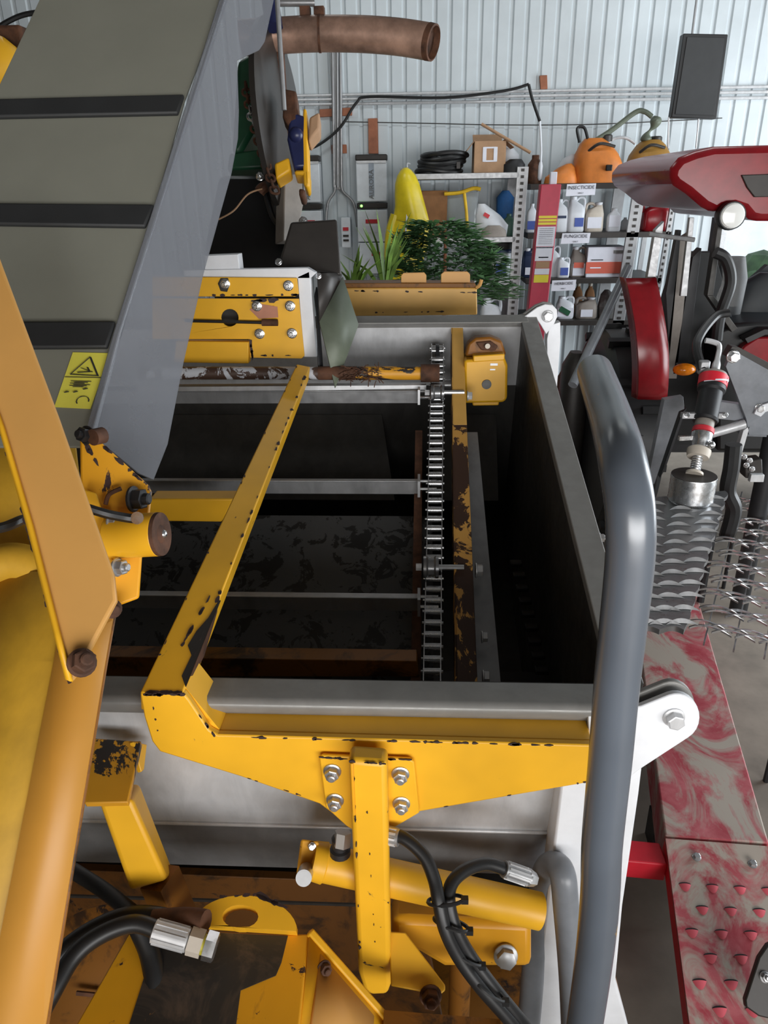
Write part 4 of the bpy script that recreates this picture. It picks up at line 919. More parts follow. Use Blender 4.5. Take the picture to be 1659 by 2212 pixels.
# hold-down rollers
for (x, y, r, wd) in ((945, 848, .020, .034), (931, 1225, .024, .032)):
    p0 = hit(x, y, CPp(.02)); 
    B().lathe(p0-X*wd/2, X, [(0, r*.4), (0, r), (.006, r*1.03), (.010, r*.86), (wd-.010, r*.86), (wd-.006, r*1.03), (wd, r), (wd, r*.4)], 26).obj('idler_roller', galv('roller_steel', .28, .3, .8), con)
    B().lathe(p0-X*(wd/2+.016), X, [(0, .008), (.012, .008)], 6).obj('roller_bolt', galv_l, con)
    B().cyl(p0, p0+X*.07, .006, n=10).obj('axle', zinc, con)
# guide rail (yellow, rusted)
g0 = hit(987, 708, CPp(.02)); g1 = hit(1007, 1480, CPp(.02)); 
gl = [hit(975, 708, CPp(.02)), hit(1000, 708, CPp(.02)), hit(1032, 1485, CPp(.02)), hit(984, 1485, CPp(.02))]
gm0, gm1 = gl[0].lerp(gl[3], .36), gl[1].lerp(gl[2], .36)
B().prism([gl[0], gl[1], gm1, gm0], -CN*.004).obj('guide_rail', yel_beam, con, .001)
B().prism([gm0, gm1, gl[2], gl[3]], -CN*.0041).obj('guide_rail', yel_rust, con, .001)
B().prism([gl[0], gl[3], gl[3]-CN*.07, gl[0]-CN*.07], X*.004).obj('guide_rail_web', yel_rust, con)
for (x, y, r) in ((1009, 855, .011), (1027, 1232, .013), (1040, 1376, .010), (1042, 1462, .011)):
    q = hit(x, y, CPp(.0)); bolt(q, X, r, con, galv_l, False)
B().prism([cp(.115, .28, -.045), cp(.15, .28, -.045), cp(.165, 1.14, -.045), cp(.115, 1.14, -.045)], -CN*.004).obj('side_strip', galv_m, con)
# return chain seen low on the right
for i in range(14):
    q = cp(.235+.004*i, .62+i*.036, -.16)-BASE[con.name]; rc = B().box(q+BASE[con.name], (.03, .022, .012)).obj('return_chain_link', blacksteel, con, .003)
# left rusty guide under the chain
B().prism([cp(-.012, .30, -.02), cp(.006, .30, -.02), cp(.004, 1.08, -.02), cp(-.016, 1.08, -.02)], -CN*.02).obj('chain_track', rustm, con)
# head shaft with peeling paint
s0 = pz(300, 806, 1.98); s1 = pz(925, 806, 1.98)
xs = [s0, s0.lerp(s1, .62), s0.lerp(s1, .75), s1]
peel = paint('peeling_paint', S(198, 200, 206), S(70, 50, 40), .50, 12, .5, dirt=S(220, 160, 50), dirt_thr=.56)
B().cyl(xs[0], xs[1], .017).obj('head_shaft', peel, con)
B().cyl(xs[1], xs[2], .018).obj('head_shaft', rustm, con)
B().cyl(xs[2], xs[3], .018).obj('head_shaft', yel_grease, con)
B().cyl(s1-X*.02, s1+X*.03, .024).obj('bearing', rustm, con)
b = B(); b.bar(pz(300, 838, 1.99), pz(920, 834, 1.99), .03, .012); b.obj('head_crossbar', alu, con)
# dry debris on the shaft
b = B()
for k in range(70):
    q = pz(740+80*random.random(), 795+28*random.random(), 1.96); d = V3((random.uniform(-1, 1), random.uniform(-.4, .4), random.uniform(-.5, .5))).normalized()*.02; b.tube([q, q+d*.5+Z*.003, q+d], .0012, 5, 0)
o = tag(b.obj('dry_stalks', rustm), 'tangle of dry brown stalks caught on the conveyor shaft', 'debris', kind='stuff')
# yellow lower cross member
pplate('lower_crossbar', [(180, 1418), (900, 1428), (905, 1462), (180, 1462)], VY(1.205), .04, yel_dark, con)
# gear motor
gx0, gx1 = 1003, 1096
pl = VY(2.0); gm = thing('gear_motor', 'yellow gear motor with brown cover bolted at the back right of the hopper', 'motor', hit(1050, 880, pl))
pplate('housing', [(1003, 778), (1090, 772), (1097, 790), (1096, 862), (1088, 870), (1003, 872)], pl, .10, yel_clean, gm, bevel=.008)
pplate('flange', [(1020, 868), (1080, 866), (1078, 878), (1022, 879)], pl, .08, yel_clean, gm, bevel=.003, shift=.01)
pplate('top_lip', [(1022, 768), (1090, 764), (1090, 778), (1022, 782)], pl, .08, yel_clean, gm, bevel=.003, shift=-.004)
pplate('cover', [(1005, 770), (1012, 742), (1028, 730), (1060, 728), (1085, 738), (1094, 768)], VY(2.03), .05, yel_dark, gm, bevel=.006)
pplate('cover_rim', [(1028, 740), (1060, 737), (1076, 748), (1070, 758), (1040, 757)], VY(2.022), .02, rustm, gm, bevel=.003)
B().lathe(hit(1053, 747, VY(2.02)), -Y, [(0, .007), (.006, .007)], 12).obj('filler_hole', cream_pl, gm)
B().lathe(hit(1051, 830, pl), -Y, [(-.002, .013), (.004, .013), (.005, .011)], 18).obj('plug', greyclutter, gm)
b = B(); b.box(hit(1067, 787, pl)-Y*.001, (.02, .002, .006)); b.box(hit(1064, 798, pl)-Y*.001, (.014, .002, .004)); b.obj('casting_mark', galv_l, gm)
B().cyl(hit(1003, 840, pl)+Y*.05, hit(960, 840, pl)+Y*.05, .014).obj('output_shaft', zinc, gm)

# ================================================================== YELLOW SUPPORT FRAME
FY = .84; pl = VY(FY)
fr = thing('support_frame', 'yellow welded support frame in front of the hopper with a long diagonal bar', 'frame', (0, FY, .35))
beam = [(302, 1497), (396, 1497), (408, 1512), (452, 1578), (470, 1588), (1282, 1610), (1278, 1690), (1090, 1722), (905, 1754), (838, 1794), (800, 1806), (756, 1786), (690, 1737), (520, 1678), (345, 1624), (328, 1602), (311, 1548)]
pplate('beam_plate', beam, pl, .012, yel, fr, bevel=.0025)
zt = hit(860, 1599, pl).z
tb = [hit(470, 1589, pl), hit(1282, 1611, pl)]
bk = VY(FY+.06)
tb = [p+Y*.0125 for p in tb]
B().hexa([tb[0], tb[1], tb[1]+Y*.063, tb[0]+Y*.063-X*.03], [p-Z*.008 for p in (tb[0], tb[1], tb[1]+Y*.063, tb[0]+Y*.063-X*.03)]).obj('top_flange', yel, fr, .001)
rz0 = hit(400, 1500, pl)
B().hexa([hit(396, 1497, pl)+Y*.012, hit(470, 1588, pl)+Y*.012, hit(470, 1588, pl)+Y*.075, hit(396, 1497, pl)+Y*.075], [p-X*.008-Z*.006 for p in (hit(396, 1497, pl)+Y*.012, hit(470, 1588, pl)+Y*.012, hit(470, 1588, pl)+Y*.075, hit(396, 1497, pl)+Y*.075)]).obj('corner_web', yel, fr)
# diagonal bar, parallel to the hopper rim
A = hit(302, 1496, pl); Bq = hit(396, 1496, pl)
ea = hit(640, 785, VX(A.x)); eb = hit(662, 800, VX(Bq.x))
dirv = ((ea-A)+(eb-Bq)).normalized(); Lb = .5*((ea-A).length+(eb-Bq).length)
nb = X.cross(dirv).normalized(); nb = nb if nb.z > 0 else -nb
A1, B1 = pz(641, 786, 1.92), pz(670, 792, 1.92); dirv = ((A1-A)+(B1-Bq)).normalized(); Lb = (A1-A).length; th = .04
nb = (B1-A1).cross(dirv).normalized(); nb = nb if nb.z > 0 else -nb
B().hexa([A, Bq, Bq-nb*th, A-nb*th], [A1, B1, B1-nb*th, A1-nb*th]).obj('diagonal_bar', yel, fr, .003)
# repair patch on its lower end
wp = [(0.01, .0), (.03, -.012), (.07, -.010), (.09, -.022), (.12, -.018), (.15, -.008), (.19, -.003), (.19, .0008), (.01, .0008)]
B().plate([Bq+dirv*a_+X*c_+nb*.0008 for a_, c_ in wp], -nb*.0006).obj('worn_patch', dkgrey, fr)
wp = [(.03, -.0), (.05, -.02), (.10, -.034), (.13, -.022), (.17, -.006), (.17, .001), (.03, .001)]
B().plate([Bq+dirv*a_+X*.0008+nb*c_ for a_, c_ in wp], -X*.0006).obj('worn_patch', rustm, fr)
# cross bar at left joining the diagonal bar
cb = A+dirv*(Lb*.50)
pl2 = VY(hit(505, 1070, VX(A.x)).y)
pplate('cross_bar', [(322, 1078), (508, 1078), (478, 1128), (322, 1126)], pl2, .05, yel, fr, bevel=.003)
q4 = pp([(322, 1078), (508, 1078)], pl2)
# bracket and leg
pl = VY(FY-.006)
pplate('bracket_plate', [(690, 1632), (698, 1628), (885, 1636), (895, 1642), (906, 1752), (838, 1792), (790, 1806), (748, 1780), (704, 1740)], pl, .006, yel, fr, bevel=.002, shift=-.004)
BP = VY(FY-.010)
for (x, y) in ((718, 1665), (865, 1671), (724, 1728), (867, 1735)):
    dv = (hit(x, y, BP)); bolt(dv, V3((0, -1, -.0)), .0105, fr)
lt = hit(790, 1640, pl); wl = .054
zl0 = lt.z; zl1 = hit(810, 2150, VY(FY-.05)).z; cxl = lt.x
lb = B(); kx = [hit(752, 1642, VY(FY-.045)), hit(836, 1648, VY(FY-.045)), hit(845, 2130, VY(FY-.045)), hit(838, 2150, VY(FY-.045)), hit(800, 2152, VY(FY-.045)), hit(785, 2140, VY(FY-.045)), hit(774, 2105, VY(FY-.045))]
lb.prism(kx, Y*.034); lb.obj('leg', yel, fr, .008, seg=3)
B().bar(hit(760, 1648, VY(FY-.047)), hit(765, 1760, VY(FY-.047)), .004, .004).obj('weld_bead', yel_worn, fr, .001)

# ================================================================== LEFT COLUMN AND FLAT BAR
lc = thing('main_column', 'large yellow column rising along the left edge of the picture', 'column', pz(60, 2300, .8))
def sheet(name, rows, m, parent, t=.006, bevel=0):
    n = len(rows[0]); k = [p for r in rows for p in r]; fs = [(j*n+i, j*n+i+1, (j+1)*n+i+1, (j+1)*n+i) for j in range(len(rows)-1) for i in range(n-1)]
    o = B().add(k, fs).obj(name, m, parent); md = o.modifiers.new('solid', 'SOLIDIFY'); md.thickness = t; md.offset = 0; return o
zc0, zc1 = .86, .80
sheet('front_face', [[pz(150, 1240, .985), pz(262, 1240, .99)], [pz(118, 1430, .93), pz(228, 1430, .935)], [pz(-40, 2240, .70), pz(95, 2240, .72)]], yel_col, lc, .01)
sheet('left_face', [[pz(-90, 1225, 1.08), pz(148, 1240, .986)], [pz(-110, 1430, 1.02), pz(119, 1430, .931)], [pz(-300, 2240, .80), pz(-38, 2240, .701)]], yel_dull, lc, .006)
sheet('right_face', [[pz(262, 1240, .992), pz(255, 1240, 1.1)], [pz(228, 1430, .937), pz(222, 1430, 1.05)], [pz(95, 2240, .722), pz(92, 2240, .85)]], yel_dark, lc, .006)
# flat bar leaning over it
pf = PL3(pz(0, 565, .98), pz(245, 1245, .80), pz(0, 940, .87))
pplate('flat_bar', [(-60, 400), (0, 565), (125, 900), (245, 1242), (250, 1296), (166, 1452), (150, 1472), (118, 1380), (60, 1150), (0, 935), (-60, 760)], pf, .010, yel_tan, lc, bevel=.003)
sheet('flat_bar_flange', [[hit(-60, 745, pf), hit(-52, 745, pf)-away(pf)*.002], [hit(0, 925, pf)-away(pf)*.001, hit(12, 930, pf)-away(pf)*.004], [hit(60, 1135, pf)-away(pf)*.001, hit(73, 1138, pf)-away(pf)*.004], [hit(118, 1365, pf)-away(pf)*.001, hit(131, 1368, pf)-away(pf)*.004], [hit(145, 1468, pf)-away(pf)*.001, hit(158, 1474, pf)-away(pf)*.004]], yel, lc, .004)
bolt(hit(176, 1432, pf), -away(pf)+RT*.7, .012, lc, rustm); bolt(pz(242, 1315, .95), -FW+RT*.7, .010, lc, rustm)
# rear yellow panels at the left edge
sheet('rear_panel', [[pz(-80, 900, 1.12), pz(160, 935, 1.14)], [pz(-80, 1290, 1.12), pz(200, 1290, 1.12)]], yel_dull, lc, .006)
B().tube([pz(-60, 1235, 1.04), pz(20, 1215, 1.04), pz(60, 1220, 1.04), pz(100, 1235, 1.04)], .028, 12).obj('rear_tube', yel_dull, lc)
o = B().tube([pz(-40, 1148, .80), pz(10, 1138, .82), pz(50, 1122, .85), pz(70, 1118, .9)], .006, 8).obj('black_wire', rubber); tag(o, 'short black wire at the left edge behind the yellow flat bar', 'wire')
# gusset with pivot tube
gz_ = 1.0; pg = PL3(pz(200, 935, .99), pz(320, 1050, 1.0), pz(245, 1310, .97))
pg_ = thing('pivot_bracket', 'yellow gusset bracket with a stub tube holding the belt elevator', 'bracket', pz(260, 1320, .99))
pplate('gusset', [(172, 940), (205, 945), (222, 958), (322, 1048), (328, 1062), (322, 1120), (306, 1205), (300, 1292), (262, 1306), (200, 1300), (175, 1150)], pg, .012, yel_worn, pg_, bevel=.003)
# raised front plate
pplate('front_gusset', [(180, 1060), (212, 1070), (232, 1130), (228, 1180), (262, 1240), (240, 1262), (180, 1240)], pg, .008, yel, pg_, bevel=.002, shift=-.02)
c0 = pz(240, 1160, .965); c1 = pz(342, 1154, .955)
B().lathe(c0, c1-c0, [(0, .0285), ((c1-c0).length, .0285)], 30).obj('stub_tube', yel, pg_, .001)
dv = (c1-c0).normalized()
B().lathe(c1, dv, [(0, .0285), (.005, .028), (.006, .019), (.004, .012), (.008, .006)], 30).obj('tube_end_cap', rustm, pg_)
B().ball(c1+dv*.006, .006, 10, 8).obj('grease_nipple', chrome, pg_)
bolt(pz(188, 940, .985), -FW+RT*-.4, .010, pg_, blacksteel); B().cyl(pz(200, 945, .975), pz(222, 940, .99), .011).obj('pin', rustm, pg_)
bolt(pz(286, 1078, .98), RT-FW*.2, .014, pg_, blacksteel); bolt(pz(252, 1225, .95), RT-FW*.3, .010, pg_, zinc); bolt(pz(238, 1126, .95), RT-FW*.2, .008, pg_, zinc)
B().tube([pz(262, 1055, .978), pz(236, 1068, .975), pz(228, 1090, .972)], .003, 8).obj('weld_ring', rustm, pg_)
o = B().tube([pz(190, 1098, .90), pz(230, 1110, .91), pz(270, 1118, .925), pz(292, 1121, .93)], .006, 8).obj('black_wire', rubber); tag(o, 'black wire with ring terminal on the yellow pivot bracket', 'wire')
o2 = B().lathe(pz(297, 1119, .925), -FW, [(0, .004), (0, .008), (.002, .008), (.002, .004)], 14).obj('ring_terminal', chrome, o)

# ================================================================== BELT ELEVATOR
be = thing('belt_elevator', 'grey belt elevator with black cleats rising at the upper left', 'conveyor', pz(150, 950, 1.1))
bpl = PL3(pz(200, 935, 1.08), pz(0, 935, 1.08), pz(300, 0, 1.36))
pplate('belt', [(110, -40), (490, -40), (480, 0), (398, 215), (336, 440), (245, 740), (178, 965), (-60, 965), (-60, 330), (0, 180), (85, 0)], bpl, .006, beltm, be, bevel=.001)
for px in ([(-60, 228), (0, 222), (400, 212), (386, 252), (0, 260), (-60, 262)], [(-60, 446), (0, 446), (335, 449), (316, 496), (0, 491), (-60, 490)], [(-60, 701), (60, 701), (252, 700), (234, 756), (60, 757), (-60, 757)]):
    pplate('cleat', px, bpl, .009, cleatm, be, bevel=.003, shift=-.009)
pplate('edge_strip', [(490, -40), (503, -40), (262, 725), (205, 938), (188, 938), (248, 725)], bpl, .012, guardm, be, bevel=.002, shift=-.008)
gp = PL3(pz(490, -40, 1.36), pz(188, 940, 1.075), pz(515, 300, 1.34))
pplate('side_guard', [(496, -40), (600, -40), (572, 90), (560, 108), (512, 130), (516, 240), (514, 300), (500, 375), (440, 590), (395, 790), (362, 960), (332, 1036), (300, 1022), (212, 950), (196, 935), (262, 725), (400, 260)], gp, .004, guardm, be, bevel=0)
lp = [(158, 762), (238, 764), (196, 884), (118, 880)]
wl_ = pplate('warning_label', lp, bpl, .001, warny, be, bevel=0, shift=-.0015)
def lpt(u, v):
    q = pp(lp, (bpl[0]-away(bpl)*.003, bpl[1])); return (q[0].lerp(q[1], u)).lerp(q[3].lerp(q[2], u), v)
b = B()
tri = [(.12, .40), (.50, .07), (.88, .41)]
for i in range(3):
    a_, c_ = lpt(*tri[i]), lpt(*tri[(i+1) % 3]); b.bar(a_, c_, .0032, .0006, UP)
b.bar(lpt(.3, .36), lpt(.7, .34), .003, .0006, UP); b.bar(lpt(.36, .28), lpt(.6, .33), .004, .0006, UP); b.bar(lpt(.52, .26), lpt(.6, .32), .003, .0006, UP)
b.bar(lpt(.0, .45), lpt(1, .44), .0012, .0006, UP)
for i in range(6): b.bar(lpt(.2+.1*(i % 2), .52+.02*i), lpt(.75-.08*(i % 3), .515+.02*i), .0014, .0006, UP)
for (u, v) in ((.18, .73), (.42, .72), (.66, .66)): b.bar(lpt(u-.05, v), lpt(u+.06, v-.02), .006, .0006, UP)
for i in range(8):
    a_, c_ = (2.4+i*.5), (2.4+(i+1)*.5); b.bar(lpt(.7+.17*math.cos(a_), .86+.08*math.sin(a_)), lpt(.7+.17*math.cos(c_), .86+.08*math.sin(c_)), .0016, .0006, UP)
b.obj('warning_print', ink, be)

# ================================================================== WHITE FRAME WITH YELLOW PLATE (rear of hopper)
RY = 2.03; pl = VY(RY)
rf = thing('rear_bracket', 'yellow bolted plate in a white angle frame at the back of the hopper', 'bracket', hit(560, 785, pl))
pplate('white_top_angle', [(395, 584), (664, 579), (682, 590), (670, 602), (400, 604)], pl, .03, white_p, rf, shift=.004)
pplate('white_side_angle', [(642, 598), (668, 586), (684, 772), (656, 772)], pl, .03, white_p, rf, shift=.004)
pplate('white_block', [(440, 553), (512, 550), (516, 586), (440, 588)], pl, .05, white_p, rf, shift=.01)
pplate('upper_plate', [(330, 597), (642, 600), (646, 634), (640, 640), (330, 640)], pl, .006, yel_clean, rf, shift=-.006)
pplate('main_plate', [(330, 644), (646, 645), (658, 768), (652, 774), (541, 772), (538, 732), (330, 732)], pl, .006, yel_clean, rf, holes=[circ_px(497, 686, 19), circ_px(590, 665, 5)], shift=-.004)
pplate('lower_bar', [(385, 734), (540, 736), (540, 782), (380, 780)], pl, .03, yel_clean, rf, shift=-.02)
pplate('hole_back', [(470, 660), (525, 660), (525, 712), (470, 712)], pl, .004, cleatm, rf, shift=.03)
for (x, y) in ((486, 613), (623, 617), (627, 661), (555, 661), (561, 721), (631, 720)): bolt(hit(x, y, VY(RY-.006)), -Y, .011, rf, chrome)
pplate('worn_patch', [(478, 600), (494, 600), (498, 614), (492, 630), (478, 628), (472, 612)], pl, .002, dkgrey, rf, shift=-.008)
B().cyl(hit(400, 693, VY(RY-.015)), hit(572, 697, VY(RY-.015)), .004, n=10).obj('rod', black, rf)
B().cyl(hit(566, 697, VY(RY-.015)), hit(600, 697, VY(RY-.015)), .009, n=12).obj('rod_end', rustm, rf)
pplate('rust_patch', [(540, 668), (560, 655), (600, 662), (602, 685), (560, 688)], pl, .001, plain('bare_pink', S(190, 130, 104), .6), rf, shift=-.0055, bevel=0)
# dark guard sheets
gd = thing('guard_sheet', 'dark folded guard sheet with an olive pointed flap hanging at the back of the hopper', 'guard', pz(722, 838, 2.0))
b = B(); z_ = 2.06
b.hexa([pz(600, 578, z_), pz(628, 480, z_), pz(728, 474, z_), pz(738, 596, z_)], [pz(600, 575, z_+.4), pz(640, 490, z_+.4), pz(726, 478, z_+.4), pz(736, 590, z_+.4)]); b.obj('hood', dkgrey, gd, .006)
sheet('fold', [[pz(686, 590, 1.99), pz(690, 700, 1.985)], [pz(738, 590, 2.08), pz(736, 610, 2.06)]], dkgrey, gd, .004)
sheet('flap', [[pz(740, 598, 2.06), pz(690, 695, 1.985)], [pz(774, 702, 2.05), pz(724, 838, 1.96)]], olive, gd, .004)
sheet('flap_back', [[pz(684, 620, 2.0), pz(680, 640, 2.02)], [pz(688, 790, 1.985), pz(698, 812, 2.0)]], blacksteel, gd, .004)
bolt(pz(602, 566, 2.05), -FW, .008, gd, chrome, False); bolt(pz(688, 596, 1.985), -FW, .007, gd, chrome, False)
# yellow beam behind hopper
pl = VY(2.55)
yb_ = thing('rear_beam', 'yellow beam with two upright tabs beyond the back rim of the hopper', 'beam', hit(890, 690, pl))
pplate('beam', [(735, 622), (1030, 622), (1031, 680), (735, 684)], pl, .10, yel_beam, yb_, bevel=.004)
pplate('beam_lip', [(728, 612), (1026, 612), (1031, 622), (735, 622)], pl, .10, yel_dark, yb_, bevel=.002, shift=.002)  # brown strip: shade of the beam's top face put into the colour
for px in ([(866, 616), (866, 597), (871, 591), (916, 590), (921, 596), (921, 616)], [(953, 615), (953, 594), (960, 588), (1010, 588), (1016, 594), (1016, 615)]): pplate('tab', px, pl, .012, yel_tan, yb_, shift=.02)
B().tube(pp([(1028, 622), (1036, 616), (1040, 604)], pl), .006, 8).obj('hook', yel_tan, yb_)
B().box(hit(880, 690, pl)+V3((0, .15, -.7)), (.4, .12, 1.3)).obj('support', blacksteel, yb_)

# ================================================================== ENGINE AND EXHAUST
ez = 2.7
en = thing('engine_unit', 'dark engine unit with green shroud and blue motor behind the elevator', 'engine', pz(560, 620, 2.8))
pc = pz(598, 270, ez)
B().lathe(pc, (RT*.985-FW*.13+UP*.03), [(0, .02), (0, .33), (.02, .335), (.03, .30), (.035, .1)], 44).obj('flywheel_disc', dkgrey, en)
pl = PL3(pz(560, 100, 2.85), pz(500, 100, 2.85), pz(560, 400, 2.85))
pplate('green_shroud', [(512, 130), (560, 100), (596, 100), (566, 250), (520, 330), (500, 330)], pl, .25, green, en, bevel=.02)
pplate('green_base', [(495, 330), (580, 318), (575, 362), (490, 366)], pl, .25, green, en, bevel=.01)
pplate('black_cover', [(470, 372), (600, 372), (640, 470), (640, 600), (440, 600), (440, 520)], PL3(pz(560, 372, 2.75), pz(500, 372, 2.75), pz(560, 560, 2.65)), .4, black, en, bevel=.03)
pplate('side_panel', [(615, 375), (652, 375), (656, 440), (640, 520), (612, 520)], PL3(pz(615, 375, 2.6), pz(650, 375, 2.65), pz(615, 520, 2.6)), .05, grey_pl, en, bevel=.004)
B().tube([pz(606, 392, 2.66), pz(570, 405, 2.62), pz(560, 415, 2.62)], .02, 8).obj('guard_rod', rustm, en)
for px, m in (([(612, 190), (640, 195), (644, 260), (622, 270), (610, 250)], rustm), ([(626, 240), (660, 250), (660, 360), (634, 362), (620, 300)], blue), ([(655, 232), (662, 235), (668, 400), (656, 400), (652, 300)], yel_clean), ([(668, 252), (690, 240), (690, 278), (666, 306)], cardb), ([(592, 352), (624, 338), (628, 368), (596, 388)], yel_clean), ([(636, 366), (668, 366), (668, 404), (658, 404), (656, 376), (636, 376)], yel_clean), ([(645, 405), (660, 408), (658, 424), (646, 424)], rustm)):
    pplate('motor_block' if m in (blue, rustm) else 'bracket', px, PL3(pz(612, 190, 2.5), pz(660, 190, 2.5), pz(612, 360, 2.5)), .08, m, en, bevel=.008)
B().ball(pz(640, 292, 2.5), .025, 12, 8).obj('motor_boss', blue, en)
bolt(pz(562, 382, 2.6), -FW, .012, en, chrome); bolt(pz(655, 478, 2.5), -FW, .012, en, chrome)
B().cyl(pz(597, -30, 2.35), pz(614, 238, 2.45), .008, n=10).obj('control_rod', galv_m, en)
B().cyl(pz(580, -30, 2.5), pz(592, 60, 2.5), .03, n=12).obj('air_pipe', blue, en)
B().tube([pz(472, 474, 2.55), pz(505, 455, 2.55), pz(535, 420, 2.56), pz(566, 408, 2.58)], .003, 6).obj('twine', cardb, en)
for k in range(3): B().tube([pz(570+14*k, 410, 2.64), pz(588+12*k, 470, 2.64), pz(612+8*k, 500, 2.64)], .010, 8).obj('hose', rubber, en)
# hanging chain
ch = thing('rusty_chain', 'rusty chain with bright links hanging beside the green shroud', 'chain', pz(592, 412, 2.5))
for i in range(18):
    u = i/17; x_ = 531+(60*u**1.3); y_ = 180+i*13.2
    q0, q1 = pz(x_, y_, 2.5), pz(x_+3.5*u+1, y_+13, 2.5); d = (q1-q0); sd = (RT if i % 2 else FW)*.013; b = B()
    mid = (q0+q1)/2; dl = d*.62; ring = [mid-dl, mid-dl*.6+sd, mid+dl*.6+sd, mid+dl, mid+dl*.6-sd, mid-dl*.6-sd, mid-dl]
    b.tube(ring, .0045, 6, 3); b.obj('link', chrome if 3 < i < 7 else rustm, ch)
# exhaust
ex = thing('exhaust_pipe', 'rusty horizontal exhaust pipe in front of the ribbed wall', 'exhaust', pz(760, 120, 2.55))
B().tube([pz(520, 82, 2.6), pz(620, 76, 2.6), pz(690, 73, 2.58), pz(780, 74, 2.56), pz(860, 80, 2.54), pz(925, 90, 2.52)], .056, 24).obj('pipe', pipe_rust, ex)
B().lathe(pz(925, 90, 2.52), pz(935, 92, 2.515)-pz(925, 90, 2.52), [(0, .057), (.02, .056), (.022, .05), (.0, .048)], 24).obj('pipe_end', rustm, ex)
B().lathe(pz(688, 73, 2.58), RT, [(0, .058), (.008, .058)], 24).obj('clamp', rustm, ex)
for x in (660, 690): B().box(pz(x, 28, 2.58), (.035, .04, .035)).obj('mount', rustm, ex)
B().cyl(pz(595, 6, 2.6), pz(680, 6, 2.6), .012).obj('support_bar', galv_m, ex)
B().cyl(pz(600, 76, 2.6)+Y*.0, V3((pz(600, 76, 2.6).x, pz(600, 76, 2.6).y, 1.8)), .02, n=10).obj('stay', rustm, ex)
# bits behind belt, upper left
t = thing('yellow_hood', 'blurred yellow machine hood at the upper left edge behind the belt', 'hood', pz(0, 300, 2.0))
B().ball(pz(-30, 150, 2.2), (.12, .1, .1), 16, 10).obj('hood_shell', yel_clean, t); B().box(pz(-20, 95, 2.25), (.25, .1, .08)).obj('rusty_cap', rustm, t, .01)
o = B().tube([pz(-20, 70, 2.4), pz(20, 45, 2.4), pz(60, 30, 2.4), pz(130, 22, 2.4)], .008, 8).obj('black_hose', rubber); tag(o, 'black hose curving in the upper left corner', 'hose')

# ================================================================== TILT CYLINDERS AND HOSES
tc_ = thing('tilt_cylinder', 'yellow hydraulic tilt cylinder slanting down under the support frame', 'cylinder', pz(900, 1980, 1.25))
z_ = 1.17
e0, e1 = pz(690, 1862, 1.16), pz(1165, 1968, 1.20)
B().cyl(e0, e1, .0285, n=30).obj('barrel', yel, tc_)
B().lathe(e0-(e1-e0).normalized()*.012, e1-e0, [(0, .029), (.02, .031), (.022, .029)], 30).obj('end_cap', yel, tc_)
B().hexa([pz(650, 1812, 1.15), pz(690, 1818, 1.15), pz(684, 1898, 1.16), pz(640, 1890, 1.16)], [pz(650, 1812, 1.2), pz(690, 1818, 1.2), pz(684, 1898, 1.21), pz(640, 1890, 1.21)]).obj('end_lug', yel_grease, tc_, .004)
B().cyl(pz(662, 1880, 1.15), pz(656, 1897, 1.10), .012).obj('pivot_pin', zinc, tc_); bolt(pz(674, 1828, 1.148), -FW, .005, tc_, chrome, False)
B().lathe(pz(735, 1845, 1.14), (UP*.9-FW*.3), [(0, .016), (.01, .016), (.012, .012), (.03, .013), (.035, .009)], 16).obj('port_fitting', blacksteel, tc_)
B().lathe(pz(738, 1828, 1.125), UP+RT*.1, [(0, .013), (.022, .013)], 6).obj('port_nut', zinc, tc_)
B().cyl(pz(1000, 1960, 1.30), pz(1000, 1960, 1.30)-Z*.3, .02).obj('support', yel_dark, tc_)
lw = thing('lower_strut', 'yellow lower strut with a large hex bolt below the tilt cylinder', 'strut', pz(1000, 2095, 1.25))
pplate('strut_plate', [(846, 1985), (885, 1985), (1150, 1998), (1150, 2092), (960, 2092), (905, 2060), (846, 2040)], PL3(pz(850, 1985, 1.22), pz(1150, 1998, 1.22), pz(1000, 2092, 1.24)), .06, yel_worn, lw, bevel=.012)
bolt_b(pz(1092, 2064, 1.225), -FW, .016, False, .012).obj('hex_bolt', galv_m, lw)
pplate('gusset', [(840, 2012), (876, 2014), (962, 2128), (962, 2140), (950, 2150), (845, 2130)], PL3(pz(850, 2012, 1.20), pz(876, 2014, 1.20), pz(900, 2140, 1.16)), .01, yel, lw, bevel=.002)
bolt(pz(930, 2150, 1.15), -FW, .014, lw, rustm)
# deep frame plate: dirt, with the shade under the frame painted in
dp = thing('chassis_plate', 'grimy, shade-darkened yellow chassis plate deep under the support frame', 'chassis', pz(450, 2300, 1.4))
grime_shade = paint('grimy_shaded_paint', S(98, 60, 18), S(36, 24, 16), .64, 7, .55, dirt=S(54, 34, 14), dirt_thr=.5)
pplate('plate', [(90, 1880), (160, 1880), (650, 1900), (900, 1910), (960, 2230), (60, 2280)], VY(1.12), .02, grime_shade, dp)
B().box((-.45, 1.42, .72), (1.55, .04, 1.1)).obj('void_backing', blacksteel, dp)  # added dark sheet standing in for the unlit void below the hopper
B().box((-.15, 1.25, .42), (1.3, .5, .12)).obj('lower_beam', yel_dark, dp, .006)
for q in ((-.7, 1.4), (.3, 1.4)): B().box((q[0], q[1], .45), (.12, .12, .9)).obj('stand', yel_dark, dp)
